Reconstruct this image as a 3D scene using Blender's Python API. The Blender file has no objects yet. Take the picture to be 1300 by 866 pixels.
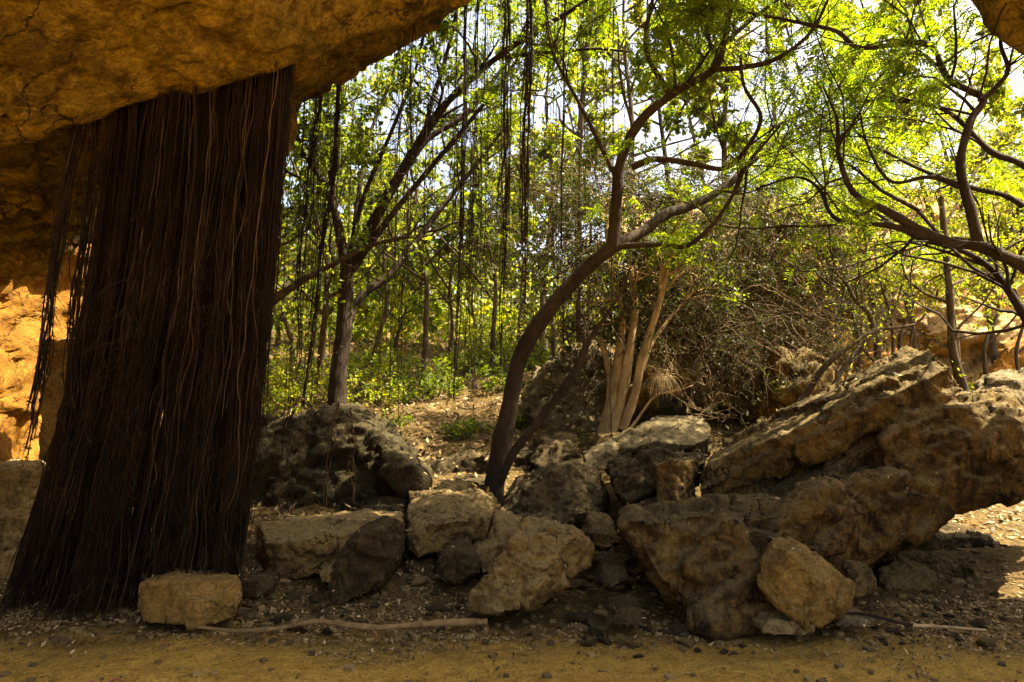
import bpy, bmesh, math, random
import numpy as np
from mathutils import Vector
from mathutils.bvhtree import BVHTree

# ------------------------------------------------------------------ camera
S = bpy.context.scene
C = S.collection
FPX = 867.0                      # focal length in pixels of the 1300 px wide photograph
CAMZ = 1.6
PITCH = math.atan(67.0 / FPX)
cam_data = bpy.data.cameras.new('camera')
cam_data.sensor_width = 36.0
cam_data.lens = 36.0 * FPX / 1300.0
cam_data.clip_start = 0.05
cam_data.clip_end = 2000
cam = bpy.data.objects.new('camera', cam_data)
C.objects.link(cam)
cam.location = (0, 0, CAMZ)
cam.rotation_euler = (math.pi / 2 + PITCH, 0, 0)
S.camera = cam

# ------------------------------------------------------------------ sky, sun, exposure
SUN_EL, SUN_AZ = math.radians(60), math.radians(82)      # azimuth from +Y towards +X
world = bpy.data.worlds.new('World')
S.world = world
world.use_nodes = True
wn = world.node_tree
bg = wn.nodes['Background']
sky = wn.nodes.new('ShaderNodeTexSky')
sky.sky_type = 'NISHITA'
sky.sun_disc = False
sky.sun_elevation = SUN_EL
sky.sun_rotation = SUN_AZ
sky.dust_density = 7.0
sky.ozone_density = 0.6
sky.air_density = 1.0
wn.links.new(sky.outputs[0], bg.inputs[0])
bg.inputs[1].default_value = 0.085
sun_data = bpy.data.lights.new('sun', 'SUN')
sun_data.energy = 5.0
sun_data.angle = math.radians(0.5)
sun_data.color = (1.0, 0.90, 0.72)
sun = bpy.data.objects.new('sun', sun_data)
C.objects.link(sun)
SDIR = Vector((math.sin(SUN_AZ) * math.cos(SUN_EL), math.cos(SUN_AZ) * math.cos(SUN_EL), math.sin(SUN_EL)))
sun.rotation_euler = (-SDIR).to_track_quat('-Z', 'Y').to_euler()
sun.location = SDIR * 40
S.view_settings.view_transform = 'Standard'
S.view_settings.look = 'None'
S.view_settings.exposure = 2.75
S.view_settings.use_white_balance = True
S.view_settings.white_balance_temperature = 7300
S.view_settings.gamma = 1.0
S.render.engine = 'CYCLES'
S.cycles.max_bounces = 8
S.cycles.diffuse_bounces = 5
S.cycles.transmission_bounces = 5
S.cycles.glossy_bounces = 2
S.cycles.caustics_reflective = False
S.cycles.caustics_refractive = False
S.cycles.use_denoising = True

# ------------------------------------------------------------------ helpers
cp, sp_ = math.cos(PITCH), math.sin(PITCH)


def P(px, py, d):
    """World point seen at photograph pixel (px, py), d metres away along +Y."""
    cx, cy = (px - 650.0) / FPX, (433.0 - py) / FPX
    vy, vz = cp - cy * sp_, sp_ + cy * cp
    k = d / vy
    return np.array((cx * k, d, CAMZ + vz * k))


def PX(px, d):
    return (px - 650.0) / FPX * d


_tr = np.random.default_rng(12345)
_PM = np.concatenate([_tr.permutation(1024)] * 2).astype(np.int32)
_VL = _tr.random(1024)


def _hash(ix, iy, iz, seed):
    a = _PM[(ix + seed * 37) & 1023]
    a = _PM[(a + iy + seed * 11) & 1023]
    return _VL[_PM[(a + iz) & 1023]]


def vnoise(p, seed=0):
    f = np.floor(p)
    i = f.astype(np.int32)
    t = p - f
    t = t * t * t * (t * (t * 6 - 15) + 10)
    out = 0
    for dx in (0, 1):
        wx = t[:, 0] if dx else 1 - t[:, 0]
        for dy in (0, 1):
            wy = t[:, 1] if dy else 1 - t[:, 1]
            for dz in (0, 1):
                wz = t[:, 2] if dz else 1 - t[:, 2]
                out = out + wx * wy * wz * _hash(i[:, 0] + dx, i[:, 1] + dy, i[:, 2] + dz, seed)
    return out * 2 - 1


def fbm(p, octaves=4, seed=0, gain=0.5):
    a, s, o = 1.0, 0.0, 0.0
    q = p.copy()
    for k in range(octaves):
        s = s + a * vnoise(q, seed + k * 17)
        o += a
        a *= gain
        q = q * 2.03 + 7.1
    return s / o


def cells(p, seed=0):
    """Voronoi: nearest distance, gap to the second, random value of the cell."""
    i = np.floor(p).astype(np.int32)
    f1 = np.full(len(p), 9.0)
    f2 = np.full(len(p), 9.0)
    cid = np.zeros(len(p))
    for dx in (-1, 0, 1):
        for dy in (-1, 0, 1):
            for dz in (-1, 0, 1):
                a, b, c = i[:, 0] + dx, i[:, 1] + dy, i[:, 2] + dz
                q = np.stack([a + _hash(a, b, c, seed), b + _hash(a, b, c, seed + 1), c + _hash(a, b, c, seed + 2)], 1)
                d = np.sqrt(((p - q) ** 2).sum(1))
                v = _hash(a, b, c, seed + 3)
                near = d < f1
                f2 = np.where(near, f1, np.minimum(f2, d))
                cid = np.where(near, v, cid)
                f1 = np.where(near, d, f1)
    return f1, f2 - f1, cid


def mesh_np(name, V, F, mat, smooth=True):
    V = np.asarray(V, dtype=np.float32)
    F = np.asarray(F, dtype=np.int32)
    me = bpy.data.meshes.new(name)
    n, k = F.shape
    me.vertices.add(len(V))
    me.vertices.foreach_set('co', V.ravel())
    me.loops.add(n * k)
    me.loops.foreach_set('vertex_index', F.ravel())
    me.polygons.add(n)
    me.polygons.foreach_set('loop_start', np.arange(n, dtype=np.int32) * k)
    me.polygons.foreach_set('use_smooth', np.full(n, smooth))
    me.update(calc_edges=True)
    me.validate()
    if mat:
        me.materials.append(mat)
    return me


def link(name, me, parent=None, loc=None):
    o = bpy.data.objects.new(name, me)
    C.objects.link(o)
    if parent:
        o.parent = parent
    if loc is not None:
        o.location = loc
    return o


def tag(o, label=None, cat=None, group=None, kind=None):
    if label: o['label'] = label
    if cat: o['category'] = cat
    if group: o['group'] = group
    if kind: o['kind'] = kind
    return o


def thing(name, label, cat, loc, group=None):
    o = bpy.data.objects.new(name, None)
    C.objects.link(o)
    o.location = Vector(loc)
    o.empty_display_size = 0.2
    return tag(o, label, cat, group)


def part(name, V, F, mat, root, kind=None, smooth=True):
    V = np.asarray(V) - np.array(root.location)
    o = link(name, mesh_np(name, V, F, mat, smooth), root)
    if kind: o['kind'] = kind
    return o


def solo(name, V, F, mat, loc, smooth=True):
    V = np.asarray(V) - np.array(loc)
    return link(name, mesh_np(name, V, F, mat, smooth), None, Vector(loc))


def norm(v):
    return v / np.maximum(np.linalg.norm(v, axis=-1, keepdims=True), 1e-9)


class Geo:
    def __init__(self):
        self.V, self.F, self.n = [], [], 0

    def add(self, V, F):
        self.V.append(V)
        self.F.append(F + self.n)
        self.n += len(V)
        return self

    def get(self):
        return np.concatenate(self.V), np.concatenate(self.F)


def resample(pts, n):
    """Catmull-Rom through control points, n even samples."""
    pts = np.asarray(pts, float)
    if len(pts) < 3:
        t = np.linspace(0, 1, n)[:, None]
        return pts[0] * (1 - t) + pts[-1] * t
    ext = np.vstack([2 * pts[0] - pts[1], pts, 2 * pts[-1] - pts[-2]])
    a, b, c, d = (ext[k:k + len(pts) - 1, None, :] for k in range(4))
    t = np.linspace(0, 1, 16, endpoint=False)[None, :, None]
    out = 0.5 * (2 * b + (c - a) * t + (2 * a - 5 * b + 4 * c - d) * t * t + (3 * b - a - 3 * c + d) * t ** 3)
    out = np.vstack([out.reshape(-1, pts.shape[1]), pts[-1:]])
    s = np.concatenate([[0], np.cumsum(np.linalg.norm(np.diff(out, axis=0), axis=1))])
    u = np.linspace(0, s[-1], n)
    return np.stack([np.interp(u, s, out[:, k]) for k in range(out.shape[1])], 1)


def limb(pts, r0, r1, sides=10, n=None, lump=0.10, seed=0, flare=0.0, step=0.06):
    """One bent limb with parallel-transported rings and a lumpy surface."""
    pts = np.asarray(pts, float)
    if n is None:
        n = max(8, int(np.linalg.norm(np.diff(pts, axis=0), axis=1).sum() / step))
    Q = resample(pts, n)
    t = np.linspace(0, 1, n)
    R = r0 + (r1 - r0) * t ** 0.85
    if flare:
        R = R * (1 + flare * np.exp(-t * 12))
    Tn = norm(np.gradient(Q, axis=0))
    e = np.cross(Tn[0], (0.3, 0.9, 0.1))
    e /= np.linalg.norm(e)
    V = []
    ang = np.linspace(0, 2 * np.pi, sides, endpoint=False)
    for i in range(n):
        e = e - Tn[i] * e.dot(Tn[i])
        e /= np.linalg.norm(e)
        b = np.cross(Tn[i], e)
        V.append(Q[i] + R[i] * (np.cos(ang)[:, None] * e + np.sin(ang)[:, None] * b))
    V = np.array(V)
    flat = V.reshape(-1, 3)
    cen = np.repeat(Q, sides, 0)
    rr = np.repeat(R, sides)
    nz = fbm(flat * 5.0, 3, seed + 5) + 0.7 * fbm(flat * np.array((28, 28, 7.0)), 3, seed + 9)
    flat = flat + (flat - cen) * (lump * nz)[:, None] + (fbm(cen * 3, 2, seed)[:, None] * 0.0)
    return flat, ring_faces(1, n, sides), Q, R


def ring_faces(m, n, k):
    i = np.arange(m)[:, None, None]
    j = np.arange(n - 1)[None, :, None]
    s = np.arange(k)[None, None, :]
    a = i * n * k + j * k + s
    b = i * n * k + j * k + (s + 1) % k
    return np.stack([a, b, b + k, a + k], -1).reshape(-1, 4)


def tubes(Pt, R, k=4):
    """Batch of gently bending tubes: Pt (m,n,3), R (m,n)."""
    m, n, _ = Pt.shape
    d = norm(Pt[:, -1] - Pt[:, 0])
    ref = np.where(np.abs(d[:, 2:3]) > 0.8, np.array([[1.0, 0.2, 0]]), np.array([[0, 0.1, 1.0]]))
    e1 = norm(np.cross(d, ref))
    e2 = np.cross(d, e1)
    ang = np.linspace(0, 2 * np.pi, k, endpoint=False)
    V = Pt[:, :, None, :] + R[:, :, None, None] * (np.cos(ang)[None, None, :, None] * e1[:, None, None, :] + np.sin(ang)[None, None, :, None] * e2[:, None, None, :])
    return V.reshape(-1, 3), ring_faces(m, n, k)


def sprout(Pt, R, count, L, rng, up=0.2, spread=0.9, along=0.6, n=7, rfac=0.55, rmin=0.003, tmin=0.25, wob=0.12, tip=0.25, bias=(0, 0, 0)):
    """Child branches leaving a batch of parents."""
    m, pn, _ = Pt.shape
    ln = np.linalg.norm(np.diff(Pt, axis=1), axis=2).sum(1)
    idx = rng.choice(m, count, p=ln / ln.sum())
    t = tmin + (1 - tmin) * rng.random(count)
    f = t * (pn - 1)
    i0 = np.minimum(f.astype(int), pn - 2)
    w = (f - i0)[:, None]
    base = Pt[idx, i0] * (1 - w) + Pt[idx, i0 + 1] * w
    rb = R[idx, i0] * (1 - w[:, 0]) + R[idx, i0 + 1] * w[:, 0]
    tan = norm(Pt[idx, i0 + 1] - Pt[idx, i0])
    rnd = norm(rng.normal(size=(count, 3)))
    d = norm(tan * along + rnd * spread + np.array((0, 0, up)) + np.array(bias))
    Ls = L * (0.55 + 0.9 * rng.random(count))
    Ls = Ls * (1.15 - 0.5 * t)
    out = np.zeros((count, n, 3))
    out[:, 0] = base
    cur = d
    for j in range(1, n):
        cur = norm(cur + rng.normal(size=(count, 3)) * wob * 2 + np.array((0, 0, up * 0.15)))
        out[:, j] = out[:, j - 1] + cur * (Ls / (n - 1))[:, None]
    r0 = np.maximum(rb * rfac, rmin)
    RR = r0[:, None] * np.linspace(1, tip, n)[None, :]
    return out, RR


def leaf_quads(pos, d, size, rng, aspect=0.45, droop=0.3, flat=0.6, fold=0.15):
    """Leaf-shaped rhombs (two triangles, creased at the midrib)."""
    m = len(pos)
    d = norm(d + np.array((0, 0, -droop)))
    up = norm(rng.normal(size=(m, 3)) * (1 - flat) + np.array((0, 0, flat)))
    side = norm(np.cross(d, up))
    nr = np.cross(side, d)
    s = size[:, None]
    a = pos
    b = pos + d * s * 0.42 + side * s * aspect * 0.5 + nr * s * fold
    c = pos + d * s
    e = pos + d * s * 0.42 - side * s * aspect * 0.5 + nr * s * fold
    V = np.stack([a, b, c, e], 1).reshape(-1, 3)
    F = np.arange(m * 4).reshape(m, 4)
    return V, F


def along_points(Pt, count, rng, tmin=0.3):
    m, n, _ = Pt.shape
    idx = rng.integers(0, m, count)
    t = tmin + (1 - tmin) * rng.random(count)
    f = t * (n - 1)
    i0 = np.minimum(f.astype(int), n - 2)
    w = (f - i0)[:, None]
    return Pt[idx, i0] * (1 - w) + Pt[idx, i0 + 1] * w, norm(Pt[idx, i0 + 1] - Pt[idx, i0])


def gaps(zmin=-9.0, thr=-0.12, freq=0.9, seed=1):
    """Crown filter: bare below zmin, with holes where the clump noise is low."""
    def f(pos):
        n = fbm(pos * freq, 3, seed)
        return (n > thr) & (pos[:, 2] > zmin + 0.5 * n)
    return f


def broad_leaves(Pt, count, size, rng, tmin=0.2, aspect=0.5, flat=0.45, droop=0.35, keep=None):
    pos, tan = along_points(Pt, count, rng, tmin)
    if keep is not None:
        k = keep(pos)
        pos, tan = pos[k], tan[k]
        count = len(pos)
    d = norm(tan * 0.4 + norm(rng.normal(size=(count, 3))))
    s = size * (0.6 + 0.8 * rng.random(count))
    return leaf_quads(pos + d * (size * 0.3), d, s, rng, aspect, droop, flat)


def fronds(Pt, count, length, rng, pairs=7, tmin=0.2, leaf=0.3, aspect=0.28, droop=0.35, keep=None):
    """Pinnate leaves: a rachis carrying pairs of narrow leaflets."""
    pos, tan = along_points(Pt, count, rng, tmin)
    if keep is not None:
        k = keep(pos)
        pos, tan = pos[k], tan[k]
        count = len(pos)
    d = norm(tan * 0.5 + norm(rng.normal(size=(count, 3))) + np.array((0, 0, -0.05)))
    up = norm(rng.normal(size=(count, 3)) * 0.5 + np.array((0, 0, 0.8)))
    side = norm(np.cross(d, up))
    L = length * (0.65 + 0.7 * rng.random(count))
    Vs = []
    for j in range(pairs):
        t = (j + 0.8) / pairs
        b = pos + d * (L * t)[:, None] + np.array((0, 0, -1)) * (L * droop * t * t)[:, None]
        for sg in (-1, 1):
            ld = norm(side * sg + d * 0.55 + np.array((0, 0, -0.25)) + rng.normal(size=(count, 3)) * 0.12)
            s = (L * leaf * (1.1 - 0.45 * abs(t - 0.45)))[:, None]
            wv = norm(np.cross(ld, up)) * s * aspect * 0.5
            m_ = b + ld * s * 0.45
            Vs.append(np.stack([b, m_ + wv, b + ld * s, m_ - wv], 1))
    V = np.stack(Vs, 1).reshape(-1, 3)
    return V, np.arange(len(V)).reshape(-1, 4)


# ------------------------------------------------------------------ materials
def nodes(name):
    m = bpy.data.materials.new(name)
    m.use_nodes = True
    nt = m.node_tree
    nt.nodes.clear()
    out = nt.nodes.new('ShaderNodeOutputMaterial')
    return m, nt, out


def N(nt, kind, **kw):
    n = nt.nodes.new(kind)
    for k, v in kw.items():
        if k in n.inputs:
            n.inputs[k].default_value = v
        else:
            setattr(n, k, v)
    return n


def ramp(nt, src, stops):
    r = nt.nodes.new('ShaderNodeValToRGB')
    el = r.color_ramp.elements
    while len(el) < len(stops):
        el.new(0.5)
    for e, (p, c) in zip(el, stops):
        e.position = p
        e.color = (*c, 1) if len(c) == 3 else c
    nt.links.new(src, r.inputs[0])
    return r.outputs[0]


def mixc(nt, fac, a, b, mode='MIX'):
    m = nt.nodes.new('ShaderNodeMix')
    m.data_type = 'RGBA'
    m.blend_type = mode
    for sock, v in ((m.inputs[0], fac), (m.inputs[6], a), (m.inputs[7], b)):
        if isinstance(v, (int, float)):
            sock.default_value = v
        elif isinstance(v, tuple):
            sock.default_value = (*v, 1)
        else:
            nt.links.new(v, sock)
    return m.outputs[2]


def rock_mat(name, light, mid, dark, scale=1.0, stain=0.45, streak=0.0, weather_toplight=None, bump=0.5, top_amt=0.6, band=0.0):
    m, nt, out = nodes(name)
    tc = N(nt, 'ShaderNodeTexCoord')
    mp = N(nt, 'ShaderNodeMapping')
    mp.inputs['Scale'].default_value = (scale, scale, scale)
    nt.links.new(tc.outputs['Object'], mp.inputs[0])
    v = mp.outputs[0]

    def noise(s, det=6, rough=0.6, dist=0.0, vec=v):
        n = N(nt, 'ShaderNodeTexNoise', Scale=s, Detail=det, Roughness=rough, Distortion=dist)
        nt.links.new(vec, n.inputs['Vector'])
        return n.outputs['Fac']
    big = noise(1.3, 4, 0.6, 0.6)
    med = noise(6.0, 6, 0.7, 0.3)
    fine = noise(26.0, 6, 0.8)
    col = ramp(nt, big, [(0.30, mid), (0.50, light), (0.68, mid)])
    col = mixc(nt, 0.55, col, ramp(nt, med, [(0.36, dark), (0.50, mid), (0.64, light)]))
    # stains and lichen with a shape of their own
    st = noise(2.6, 8, 0.72, 1.2)
    col = mixc(nt, ramp(nt, st, [(0.50 - 0.1 * stain, (0, 0, 0)), (0.66 - 0.1 * stain, (stain + 0.25,) * 3)]), col, dark)
    if streak:
        mp2 = N(nt, 'ShaderNodeMapping')
        mp2.inputs['Scale'].default_value = (5.0, 5.0, 0.7)
        nt.links.new(tc.outputs['Object'], mp2.inputs[0])
        sk = noise(1.2, 6, 0.7, 0.8, mp2.outputs[0])
        col = mixc(nt, ramp(nt, sk, [(0.52, (0, 0, 0)), (0.62, (streak,) * 3)]), col, tuple(c * 0.35 for c in dark))
    if band:
        mp3 = N(nt, 'ShaderNodeMapping')
        mp3.inputs['Rotation'].default_value = (0, math.radians(20), 0)
        mp3.inputs['Scale'].default_value = (0.9, 3.0, 6.5)
        nt.links.new(tc.outputs['Object'], mp3.inputs[0])
        bd = noise(1.0, 8, 0.72, 0.9, mp3.outputs[0])
        col = mixc(nt, ramp(nt, bd, [(0.50, (0, 0, 0)), (0.64, (band,) * 3)]), col, tuple(c * 0.6 for c in dark))
    if weather_toplight:  # weathering on upward faces, with light from above also painted into its tone
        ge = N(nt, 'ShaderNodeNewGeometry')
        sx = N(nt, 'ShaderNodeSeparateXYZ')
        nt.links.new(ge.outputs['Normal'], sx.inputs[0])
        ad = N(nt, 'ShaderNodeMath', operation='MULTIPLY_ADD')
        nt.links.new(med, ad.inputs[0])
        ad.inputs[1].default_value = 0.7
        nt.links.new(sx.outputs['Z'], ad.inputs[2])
        col = mixc(nt, ramp(nt, ad.outputs[0], [(0.62, (0, 0, 0)), (0.95, (top_amt,) * 3)]), col, weather_toplight)
    col = mixc(nt, 0.8, col, ramp(nt, fine, [(0.34, (0.30, 0.28, 0.26)), (0.50, (0.85, 0.85, 0.85)), (0.66, (1.3, 1.3, 1.25))]), 'MULTIPLY')
    # cracks: warped cell edges, only here and there
    wn_ = N(nt, 'ShaderNodeTexNoise', Scale=3.0, Detail=5.0, Roughness=0.65)
    nt.links.new(v, wn_.inputs['Vector'])
    wa = N(nt, 'ShaderNodeVectorMath', operation='MULTIPLY_ADD')
    nt.links.new(wn_.outputs['Color'], wa.inputs[0])
    wa.inputs[1].default_value = (0.55, 0.55, 0.55)
    nt.links.new(v, wa.inputs[2])
    vo = N(nt, 'ShaderNodeTexVoronoi', Scale=1.9)
    vo.feature = 'DISTANCE_TO_EDGE'
    nt.links.new(wa.outputs[0], vo.inputs['Vector'])
    ck = ramp(nt, vo.outputs['Distance'], [(0.0, (1, 1, 1)), (0.022, (0, 0, 0))])
    cm = mixc(nt, 1.0, ck, ramp(nt, big, [(0.45, (0, 0, 0)), (0.56, (1, 1, 1))]), 'MULTIPLY')
    col = mixc(nt, cm, col, tuple(c * 0.3 for c in dark))
    b = N(nt, 'ShaderNodeBsdfPrincipled')
    nt.links.new(col, b.inputs['Base Color'])
    b.inputs['Roughness'].default_value = 0.92
    b.inputs['Specular IOR Level'].default_value = 0.15
    hs = N(nt, 'ShaderNodeMath', operation='MULTIPLY_ADD')
    nt.links.new(fine, hs.inputs[0])
    hs.inputs[1].default_value = 0.35
    nt.links.new(med, hs.inputs[2])
    h2 = N(nt, 'ShaderNodeMath', operation='MULTIPLY_ADD')
    nt.links.new(cm, h2.inputs[0])
    h2.inputs[1].default_value = -0.4
    nt.links.new(hs.outputs[0], h2.inputs[2])
    bp = N(nt, 'ShaderNodeBump', Strength=bump, Distance=0.10)
    nt.links.new(h2.outputs[0], bp.inputs['Height'])
    nt.links.new(bp.outputs[0], b.inputs['Normal'])
    nt.links.new(b.outputs[0], out.inputs[0])
    return m


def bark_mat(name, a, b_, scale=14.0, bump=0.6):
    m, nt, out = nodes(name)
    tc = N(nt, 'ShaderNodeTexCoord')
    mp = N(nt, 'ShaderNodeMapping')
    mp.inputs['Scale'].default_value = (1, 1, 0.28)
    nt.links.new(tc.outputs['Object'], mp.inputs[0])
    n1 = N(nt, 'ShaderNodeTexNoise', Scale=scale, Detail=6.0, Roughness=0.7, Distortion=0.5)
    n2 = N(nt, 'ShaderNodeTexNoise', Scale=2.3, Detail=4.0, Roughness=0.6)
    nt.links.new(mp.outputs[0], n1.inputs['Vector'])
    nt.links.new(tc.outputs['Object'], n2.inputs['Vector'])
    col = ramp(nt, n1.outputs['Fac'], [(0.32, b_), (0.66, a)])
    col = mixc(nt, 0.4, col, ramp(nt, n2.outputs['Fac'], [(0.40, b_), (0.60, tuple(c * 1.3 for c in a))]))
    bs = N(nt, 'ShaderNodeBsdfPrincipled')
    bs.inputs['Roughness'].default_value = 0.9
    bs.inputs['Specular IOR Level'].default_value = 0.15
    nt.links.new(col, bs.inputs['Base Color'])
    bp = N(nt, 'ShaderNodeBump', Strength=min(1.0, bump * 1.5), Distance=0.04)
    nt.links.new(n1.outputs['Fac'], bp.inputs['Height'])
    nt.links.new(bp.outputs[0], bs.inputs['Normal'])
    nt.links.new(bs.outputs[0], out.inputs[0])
    return m


def leaf_mat(name, cols, trans=0.5, tcol=None, rough=0.5):
    m, nt, out = nodes(name)
    ge = N(nt, 'ShaderNodeNewGeometry')
    k = len(cols)
    col = ramp(nt, ge.outputs['Random Per Island'], [(i / max(1, k - 1), c) for i, c in enumerate(cols)])
    tc = mixc(nt, 1.0, col, tcol or (1.5, 1.4, 0.5), 'MULTIPLY')
    d = N(nt, 'ShaderNodeBsdfPrincipled')
    d.inputs['Roughness'].default_value = rough
    d.inputs['Specular IOR Level'].default_value = 0.3
    nt.links.new(col, d.inputs['Base Color'])
    t = N(nt, 'ShaderNodeBsdfTranslucent')
    nt.links.new(tc, t.inputs['Color'])
    mx = N(nt, 'ShaderNodeMixShader')
    mx.inputs[0].default_value = trans
    nt.links.new(d.outputs[0], mx.inputs[1])
    nt.links.new(t.outputs[0], mx.inputs[2])
    nt.links.new(mx.outputs[0], out.inputs[0])
    return m


M = {}
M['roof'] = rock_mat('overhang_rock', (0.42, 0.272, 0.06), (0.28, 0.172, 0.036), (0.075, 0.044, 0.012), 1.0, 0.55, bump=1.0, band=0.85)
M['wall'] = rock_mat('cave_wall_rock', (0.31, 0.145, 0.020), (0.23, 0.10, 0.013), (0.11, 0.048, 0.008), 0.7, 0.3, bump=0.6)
M['ochre'] = rock_mat('ochre_rock', (0.24, 0.142, 0.036), (0.14, 0.08, 0.021), (0.030, 0.018, 0.007), 1.3, 0.6, streak=0.8, weather_toplight=(0.20, 0.155, 0.07), bump=1.0, top_amt=0.6)
M['tan'] = rock_mat('tan_rock', (0.34, 0.225, 0.078), (0.22, 0.138, 0.044), (0.06, 0.037, 0.014), 1.6, 0.4, weather_toplight=(0.30, 0.225, 0.105), bump=0.9)
M['gold'] = rock_mat('golden_rock', (0.42, 0.26, 0.072), (0.31, 0.183, 0.047), (0.10, 0.058, 0.018), 1.6, 0.3, weather_toplight=(0.34, 0.24, 0.098), bump=1.0, top_amt=0.4)
M['dark'] = rock_mat('dark_rock', (0.10, 0.066, 0.024), (0.058, 0.037, 0.014), (0.018, 0.012, 0.005), 1.6, 0.55, weather_toplight=(0.10, 0.077, 0.036), bump=0.9)
M['grey'] = rock_mat('grey_rock', (0.20, 0.155, 0.076), (0.135, 0.102, 0.050), (0.04, 0.029, 0.014), 1.5, 0.45, weather_toplight=(0.20, 0.16, 0.084), bump=0.9)
M['mound'] = rock_mat('mound_rock', (0.065, 0.045, 0.018), (0.04, 0.027, 0.011), (0.014, 0.010, 0.005), 1.6, 0.5, weather_toplight=(0.075, 0.064, 0.03), bump=0.9)
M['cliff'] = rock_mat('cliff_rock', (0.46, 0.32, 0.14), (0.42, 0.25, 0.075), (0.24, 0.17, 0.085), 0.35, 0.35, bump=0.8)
M['crag'] = rock_mat('crag_rock', (0.34, 0.20, 0.045), (0.19, 0.11, 0.028), (0.04, 0.028, 0.012), 0.8, 0.55, streak=0.7, weather_toplight=(0.13, 0.11, 0.05), bump=0.9)
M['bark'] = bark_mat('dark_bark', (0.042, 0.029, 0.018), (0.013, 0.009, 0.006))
M['bark_mid'] = bark_mat('brown_bark', (0.085, 0.06, 0.034), (0.028, 0.019, 0.011))
M['bark_pale'] = bark_mat('pale_bark', (0.40, 0.285, 0.145), (0.12, 0.078, 0.038), 9)
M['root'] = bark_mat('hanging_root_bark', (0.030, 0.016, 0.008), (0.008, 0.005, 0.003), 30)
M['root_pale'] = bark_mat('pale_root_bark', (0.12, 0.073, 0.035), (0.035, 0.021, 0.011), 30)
M['twig'] = bark_mat('twig_bark', (0.12, 0.082, 0.042), (0.05, 0.033, 0.018), 30)
M['deadwood'] = bark_mat('dead_wood', (0.26, 0.17, 0.075), (0.10, 0.064, 0.028), 22)
M['chips'] = leaf_mat('stone_chips', [(0.05, 0.032, 0.013), (0.10, 0.066, 0.025), (0.15, 0.10, 0.038), (0.25, 0.17, 0.07)], 0.0, (1, 1, 1), 0.95)
M['straw'] = bark_mat('straw', (0.62, 0.48, 0.26), (0.42, 0.30, 0.14), 30)
M['leaf_fig'] = leaf_mat('fig_leaf', [(0.032, 0.056, 0.010), (0.055, 0.088, 0.012), (0.085, 0.122, 0.014), (0.13, 0.155, 0.017)], 0.58, (2.3, 2.1, 0.45))
M['leaf_pin'] = leaf_mat('pinnate_leaf', [(0.04, 0.08, 0.010), (0.07, 0.12, 0.012), (0.11, 0.155, 0.015), (0.15, 0.18, 0.018)], 0.68, (2.5, 2.3, 0.5))
M['leaf_yel'] = leaf_mat('sunlit_wood_leaf', [(0.06, 0.095, 0.014), (0.095, 0.135, 0.016), (0.135, 0.16, 0.018), (0.19, 0.175, 0.03)], 0.6, (2.2, 2.0, 0.5))
M['leaf_dark'] = leaf_mat('vine_leaf', [(0.018, 0.028, 0.007), (0.03, 0.042, 0.009), (0.045, 0.055, 0.012), (0.07, 0.06, 0.02)], 0.35, (1.5, 1.4, 0.5))
M['litter'] = leaf_mat('dead_leaf', [(0.04, 0.025, 0.010), (0.075, 0.047, 0.018), (0.12, 0.076, 0.028), (0.18, 0.118, 0.045), (0.24, 0.16, 0.066), (0.30, 0.215, 0.10), (0.46, 0.36, 0.20)], 0.15, (1.1, 1.0, 0.7), 0.7)


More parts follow.
